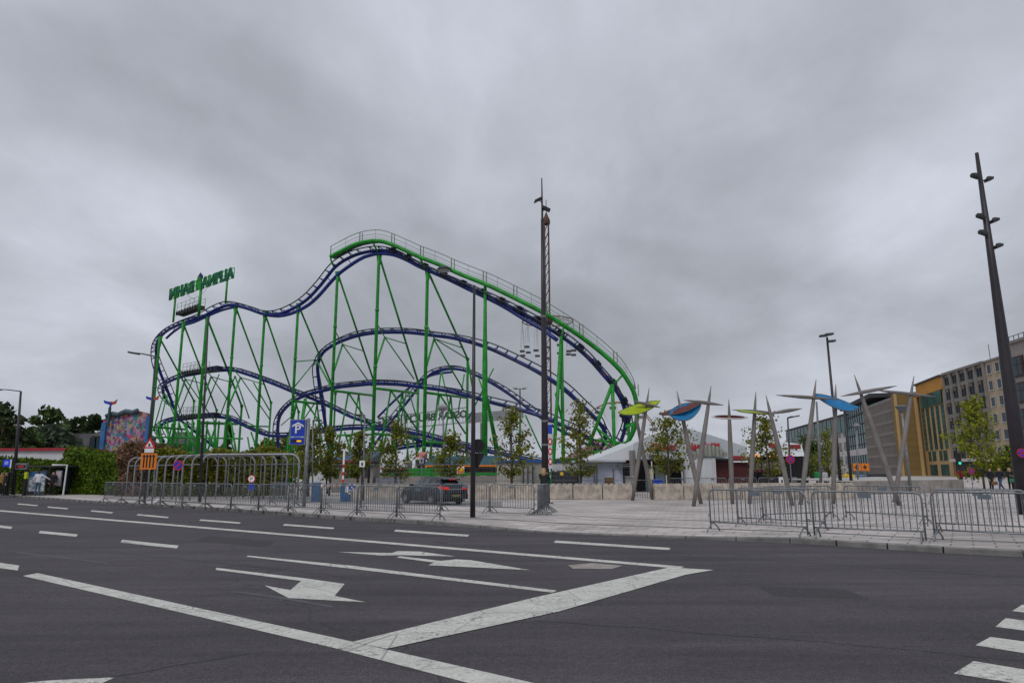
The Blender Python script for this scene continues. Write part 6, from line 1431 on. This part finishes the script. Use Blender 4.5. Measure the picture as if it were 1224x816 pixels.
# swing tower
Y = 135; q = P(653, 266, Y); root = empty('swing_tower', V((q.x, Y, 0)), 'tall rusty red lattice swing tower rising just behind the dark mast', 'fairground ride'); xt = q.x; w = .42
rust = mat('rusty_red_tower', (.085, .04, .032), .7, var=.3)
m = MB()
for sx in (-1, 1):
    for sy in (-1, 1): m.tube([(xt + sx * w, Y + sy * w, 0), (xt + sx * w, Y + sy * w, q.z)], .16, 5)
m.build('corner_posts', rust, root)
for k in range(26):
    z0, z1 = q.z * k / 26, q.z * (k + 1) / 26; m = MB()
    for sy in (-1, 1): m.tube([(xt - w, Y + sy * w, z0), (xt + w, Y + sy * w, z1), (xt - w, Y + sy * w, z1)], .07, 4)
    m.tube([(xt - w, Y - w, z1), (xt - w, Y + w, z0)], .06, 4); m.build('lattice_bay', [mat('lattice_pale', (.22, .2, .2), .6), rust][k % 3 == 0], root)
m = MB(); m.lathe([(.1, 2.2), (.4, 1.4), (.75, .6), (.8, 0), (.75, -.4)], (xt, Y, q.z), 12); m.tube([(xt, Y, q.z + 2), (xt, Y, q.z + 5)], .08, 5); m.build('tower_head', rust, root)
zr2 = P(650, 384, Y).z; Rr_ = (P(681, 384, Y).x - P(619, 384, Y).x) / 2; zs = P(650, 421, Y).z
m = MB(); m.tube([V((xt + Rr_ * .98 * math.cos(R(a)), Y + Rr_ * .98 * math.sin(R(a)), zr2)) for a in range(0, 361, 15)], .12, 6, caps=False)
for a in range(0, 360, 30): m.tube([(xt, Y, zr2 + .6), (xt + Rr_ * math.cos(R(a)), Y + Rr_ * math.sin(R(a)), zr2)], .07, 4)
gd = m.build('gondola_ring', mat('ring_tan', (.22, .16, .12), .6), root)
m = MB(); m.lathe([(.7, -1), (1.0, -.5), (1.0, .6), (.6, 1.1)], (xt, Y, zr2 + .3), 10); m.build('hub', rust, root)
for k in range(14):
    a = R(k * 360 / 14 + 9); c = V((xt + Rr_ * math.cos(a), Y + Rr_ * math.sin(a), zs + (.5 * (k % 3 - 1)))); top_ = V((c.x, c.y, zr2)); m = MB()
    for s in (-.35, .35): m.tube([top_, c + V((s, 0, .9))], .025, 3)
    ch = m.build('chains', galv2, root); m = MB(); m.bbox(c.x - .5, c.y - .3, c.z - .1, c.x + .5, c.y + .3, c.z + .06, .03); m.bbox(c.x - .5, c.y + .2, c.z + .06, c.x + .5, c.y + .3, c.z + .38, .03); m.build('seat', mat('seat_grey', (.06, .06, .065), .6), ch)
# ferris wheel
Y = 135; c = P(738, 529, Y); rw_ = 47 * mpp(Y); root = empty('ferris_wheel', V((c.x, Y, 0)), 'ferris wheel with small gondolas half hidden behind the coaster curve', 'ferris wheel')
for yy in (-.8, .8):
    m = MB(); m.tube([c + V((rw_ * math.cos(R(a)), yy, rw_ * math.sin(R(a)))) for a in range(0, 361, 9)], .11, 5, caps=False); rm = m.build('wheel_rim', mat('wheel_tan', (.28, .18, .10), .6), root)
    m = MB()
    for k in range(16): a = R(k * 22.5); m.tube([c + V((0, yy, 0)), c + V((rw_ * math.cos(a), yy, rw_ * math.sin(a)))], .035, 3)
    m.build('spokes', mat('spoke_pale', (.5, .42, .42), .6), rm)
for k in range(16):
    a = R(k * 22.5 + 5); g_ = c + V((rw_ * math.cos(a), 0, rw_ * math.sin(a) - .9)); m = MB(); m.lathe([(.15, -.5), (.6, -.45), (.7, 0), (.65, .1)], g_, 10); m.lathe([(.75, .6), (.05, .95)], g_, 10); m.tube([g_, g_ + V((0, 0, .9))], .05, 4); m.build('gondola', mat('gondola_grey', (.18, .17, .17), .6), root)
m = MB()
for s in (-1, 1): m.tube([c + V((0, s, 0)), V((c.x - 4, Y + s * 1.4, 0))], .2, 6); m.tube([c + V((0, s, 0)), V((c.x + 4, Y + s * 1.4, 0))], .2, 6)
m.build('stand', offwhite, root)
# pink striped ride roof below the curve
q = P(722, 548, 80); root = empty('round_ride', V((q.x, 80, 0)), 'low round ride with a pinkish pattern below the coaster curve', 'fairground ride')
m = MB(); m.lathe([(5.5, 0), (5.5, 1.2), (.5, 4.0), (.02, 4.1)], (q.x, 80, P(722, 552, 80).z - 1.2), 20); m.build('round_roof', mat('pink_roof', (.30, .17, .18), .6, var=.4, scale=1.5), root); m = MB(); m.lathe([(5.2, 0), (5.2, 3)], (q.x, 80, PZ), 20); m.build('round_body', dk, root)
m = MB(); m.lathe([(5.6, -.15), (5.9, .35), (5.6, .45)], (q.x, 80, P(722, 552, 80).z), 24); m.build('green_rim', green, root)

# ------------------------------------------------------------------ white tents with red lettering
Y = 52; root = empty('marquee_tent', V((P(700, 580, Y).x, Y, PZ)), 'large pale marquee roof with red script lettering', 'tent')
def roofpoly(pts, mm, nm, th=(0, .08, 0)): m = MB(); m.prism(pts, th); return m.build(nm, mm, root)
zeave = P(780, 549.5, Y).z
xL, xM, xR = P(757, 549, Y).x, P(790, 549, Y).x, P(893, 549, Y).x
m = MB()    # left low sail roof, climbing to the right
pts0 = [P(698, 552, Y), P(720, 545, Y), P(745, 535.5, Y), P(757, 530, Y)]
for a, b in zip(pts0[:-1], pts0[1:]): m.add([a, b, V((b.x, Y, zeave)), V((a.x, Y, zeave)), a + V((0, 6, .25)), b + V((0, 6, .25))], [(3, 2, 1, 0), (0, 1, 5, 4)])
m.build('left_sail_roof', tentm, root)
m = MB(); m.tube([V((P(755.5, 549, Y).x, Y - .1, PZ)), P(755.5, 538, Y - .1)], .22, 4); m.build('corner_pillar', greyband, root)
front = [V((xL, Y, zeave)), P(757, 530, Y), P(775, 521, Y), P(800, 513, Y), P(822, 511.5, Y), P(850, 520, Y), P(893, 534, Y), V((xR, Y, zeave))]
m = MB(); m.prism(front, (0, .12, 0)); fr = m.build('front_gable', tentg, root)
m = MB(); rt = [P(757, 530, Y), P(775, 521, Y), P(800, 513, Y), P(822, 511.5, Y), P(850, 520, Y), P(893, 534, Y)]
ridge = [p + V((2.2 if i > 2 else .6, 11, [0.1, .15, .3, .5, .9, 1.0][i])) for i, p in enumerate(rt)]
for i in range(5): m.add([rt[i], rt[i + 1], ridge[i + 1], ridge[i]], [(0, 1, 2, 3)])
m.build('roof_fabric', mat('tent_bright', (.66, .67, .68), .6, var=.04), root)
m = MB(); m.tube([V((xL, Y - .05, zeave)), V((xR, Y - .05, zeave))], .07, 6); m.build('eave_beam', darkgrey, root)
redl = mat('script_red', (.42, .02, .03), .5)
Yt = Y - .12
a, c = P(776, 538.3, Yt), P(810, 537, Yt); put_text('lettering', 'Chalet', fr, redl, a, c - a, V((0, 0, P(776, 529.5, Yt).z - a.z)), ext=.03, shear=.35, offset=.02)
a, c = P(820, 539, Yt), P(860.5, 536, Yt); put_text('lettering', 'Henriette', fr, redl, a, c - a, V((0, 0, P(820, 529, Yt).z - a.z)), ext=.03, shear=.35, offset=.02)
for i in range(9):      # ribbed grey shell under the lettering
    q = P(830 + i * 4.6, 543, Yt - .4); m = MB(); h_ = .75 * math.sin(math.pi * (i + 1) / 10) + .15; m.lathe([(.001, h_), (.12, h_ * .95), (.17, h_ * .5), (.17, 0)], V((q.x, q.y, P(830, 545.5, Yt).z)), 8); m.build('shell_rib', mat('shell_grey', (.22, .23, .20), .7, var=.3), root, True)
# front below the eaves
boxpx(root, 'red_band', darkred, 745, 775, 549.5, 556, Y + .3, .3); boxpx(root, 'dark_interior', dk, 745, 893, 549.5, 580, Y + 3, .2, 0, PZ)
boxpx(root, 'brown_wall', darkred, 856, 894, 552, 580, Y + .2, .3, 0, PZ); boxpx(root, 'maroon_sign', maroon, 876.5, 891, 544.5, 550.5, Y - .1, .08); boxpx(root, 'white_panel', white, 874, 894, 549.8, 552.3, Y - .08, .05)
boxpx(root, 'white_entrance', mat('entrance_white', (.50, .52, .54), .6, var=.1, scale=1), 820, 855, 546, 580, Y - .5, .6, .04, PZ); boxpx(root, 'canopy', offwhite, 776, 794, 540.5, 544, Y - .5, .5, .03)
for x0, x1 in ((772, 779), (784, 794)): boxpx(root, 'glazing', mat('stall_glass', (.10, .14, .17), .3, var=.3), x0, x1, 556, 580, Y + .5, .1, 0, PZ)
for x in (780, 797, 816, 822, 838, 854): m = MB(); q = P(x, 580, Y - .6); m.tube([V((q.x, Y - .6, PZ)), V((q.x, Y - .6, zeave - .1))], .05, 6); m.build('tent_pole', offwhite, root)
boxpx(root, 'cream_panel', mat('cream_light', (.45, .40, .28), .7), 777, 781, 560, 580, Y - .4, .1, 0, PZ)
root = empty('blue_cooler_box', V((P(786, 580, 46).x, 46, PZ)), 'blue box standing behind the block wall below the tent', 'box'); boxpx(root, 'box_body', mat('box_blue', (.02, .06, .45), .4), 782, 792, 573.5, 582, 46, .5, .03, PZ); boxpx(root, 'lid', mat('lid_blue', (.1, .15, .5), .4), 781.6, 792.4, 572.5, 573.7, 45.95, .6)
root = empty('white_stand_box', V((P(750, 580, 46).x, 46, PZ)), 'pale cabinet left of the crossing poles behind the wall', 'cabinet'); boxpx(root, 'cabinet_body', mat('cab_pale', (.42, .38, .36), .6, var=.2), 748, 758, 570, 582, 46, .6, .03, PZ); boxpx(root, 'cabinet_top', offwhite, 747.5, 758.5, 569, 570.2, 45.9, .8)
# second tent to the right
Y = 60; root = empty('food_pavilion', V((P(905, 580, Y).x, Y, PZ)), 'second white pavilion with red writing panel right of the marquee', 'tent')
a, c = P(893, 545, Y), P(962, 545, Y); m = MB(); m.add([a, c, P(958, 531, Y + 4), P(925, 526, Y + 4), P(893, 524, Y + 4), a + V((0, 9, 0)), c + V((0, 9, 0))], [(0, 1, 2, 3, 4), (0, 4, 5), (1, 6, 2), (5, 4, 3, 2, 6)]); m.build('roof', tentm, root)
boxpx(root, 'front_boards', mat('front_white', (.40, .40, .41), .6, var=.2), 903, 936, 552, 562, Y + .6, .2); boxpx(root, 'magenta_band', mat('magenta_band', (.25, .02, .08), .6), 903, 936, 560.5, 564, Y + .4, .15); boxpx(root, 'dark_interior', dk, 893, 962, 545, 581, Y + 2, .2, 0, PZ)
boxpx(root, 'red_sign', maroon, 944, 957, 531, 536.5, Y + 1.2, .1); boxpx(root, 'red_sign', maroon, 919, 930, 529, 535, Y + 1.2, .1)
for x in (895, 904, 912, 921, 936, 950, 961): m = MB(); q = P(x, 580, Y - .2); m.tube([V((q.x, Y - .2, PZ)), V((q.x, Y - .2, a.z))], .08, 6); m.build('post', black, root)
for x in (902, 922): m = MB(); q = P(x, 546, Y - .3); m.lathe([(.5, 0), (.35, .25), (.02, .3)], q, 10); m.build('warm_lamp', mat('lamp_orange', (.7, .3, .1), .5, emit=.5), root)
# cafe chairs, vans and works gear behind the right wall
def chair(x, Y, label):
    root = empty('terrace_chair', V((x, Y, PZ)), label, 'chair', 'terrace chairs behind the block wall'); m = MB(); m.box(x - .25, Y - .25, PZ + .43, x + .25, Y + .25, PZ + .48); m.build('seat', galv, root)
    m = MB(); m.obox((x, Y + .25, PZ + .75), (.25, 0, 0), (0, .015, .05), (0, 0, .25)); m.build('backrest', galv, root)
    for sx in (-.22, .22):
        for sy in (-.22, .22): m = MB(); m.tube([(x + sx, Y + sy, PZ), (x + sx, Y + sy, PZ + .43)], .02, 5); m.build('leg', galv2, root)
for i, px in enumerate((950, 957, 964, 971)): chair(P(px, 575, 52).x, 52 + (i % 2), 'grey terrace chair behind the block wall beside the person in green')
def van(px0, px1, ytop, Y, label, mm):
    a, c = P(px0, 580, Y).x, P(px1, 580, Y).x; zt_ = P(px0, ytop, Y).z; root = empty('van', V((a, Y, PZ)), label, 'vehicle'); L_ = c - a; m = MB()
    pr = [(a, PZ + .35), (c, PZ + .35), (c, zt_ * .6), (c - L_ * .12, zt_ * .97), (c - L_ * .25, zt_), (a + L_ * .03, zt_), (a, zt_ * .9)]
    m.prism([V((x, Y, z)) for x, z in pr], (0, 1.8, 0)); m.build('body', mm, root)
    m = MB(); m.box(c - L_ * .4, Y - .02, zt_ * .62, c - L_ * .16, Y - .003, zt_ * .88); m.build('side_window', glassd, root)
    for x in (a + L_ * .2, c - L_ * .2): m = MB(); m.lathe([(.001, .1), (.33, .1), (.33, -.1)], (x, Y + .05, PZ + .33), 16, Matrix.Rotation(R(90), 3, 'X')); m.build('wheel', black, root)
van(1048, 1066, 566, 72, 'dark van parked before the ribbed car park', darkgrey); van(1028, 1046, 568, 74, 'blue and white van behind the wall near the orange boards', mat('van_blue', (.04, .15, .38), .4)); van(1046, 1058, 572, 66, 'pale car roof behind the planter wall', offwhite)
Y = 68; root = empty('orange_works_board', V((P(1030, 580, Y).x, Y, PZ)), 'pair of orange works boards on the street behind the wall', 'sign'); boxpx(root, 'board', orange, 1020.5, 1028.5, 553.5, 562.5, Y, .1); boxpx(root, 'board', orange, 1030.5, 1038.5, 553.5, 562.5, Y, .1)
for x in (1024.5, 1034.5):
    q = P(x, 558, Y - .1); m = MB(); m.obox((q.x, Y - .02, q.z), (.2, 0, 0), (0, .01, 0), (0, 0, .05)); m.obox((q.x, Y - .02, q.z), (.05, 0, 0), (0, .012, 0), (0, 0, .22)); m.build('black_marking', black, root); m = MB(); m.tube([(q.x, Y + .12, PZ), (q.x, Y + .12, q.z)], .06, 6); m.build('post', galv2, root)
root = empty('yellow_digger', V((P(1018, 580, 64).x, 64, PZ)), 'small yellow digger behind the block wall', 'digger'); a = P(1018, 578, 64)
m = MB(); m.prism([P(1011, 578, 64), P(1022, 578, 64), P(1022, 568, 64), P(1018, 566, 64), P(1016, 571, 64), P(1011, 574, 64)], (0, 1.4, 0)); m.build('body', yellow, root); m = MB(); m.tube([P(1012, 574, 63.5), P(1009, 568, 63.5), P(1006, 577, 63.5)], .12, 6); m.build('arm', yellow, root); m = MB(); m.box(a.x - 1, 63.8, PZ, a.x + .8, 65.6, PZ + .5); m.build('tracks', black, root)
for i, (px, mm, lab) in enumerate(((1040, mat('vest_lime', (.4, .6, .03), .6), 'lime yellow barrel beside the vans'), (1051.5, mat('blue_drum', (.02, .2, .5), .5), 'blue drum beside the vans'))):
    q = P(px, 576, 63); m = MB(); m.lathe([(.001, .95), (.34, .93), (.38, .8), (.36, .5), (.38, .2), (.36, 0), (.001, 0)], (q.x, 63, PZ), 14); o_ = m.build('barrel', mm, None, True); tag(o_, lab, 'barrel')
# litter bag on the kerb
q = G(187.5, 601, PZ); m = MB(); rn = random.Random(3)
m.lathe([(.001, .22), (.10, .2), (.16, .12), (.2, .05), (.17, 0), (.001, 0)], q, 12)
for i, v in enumerate(m.v): m.v[i] = v + V((rn.uniform(-.03, .03), rn.uniform(-.03, .03), rn.uniform(0, .03)))
tag(m.build('litter_bag', white), 'crumpled white litter bag lying at the kerb below the orange sign', 'litter')
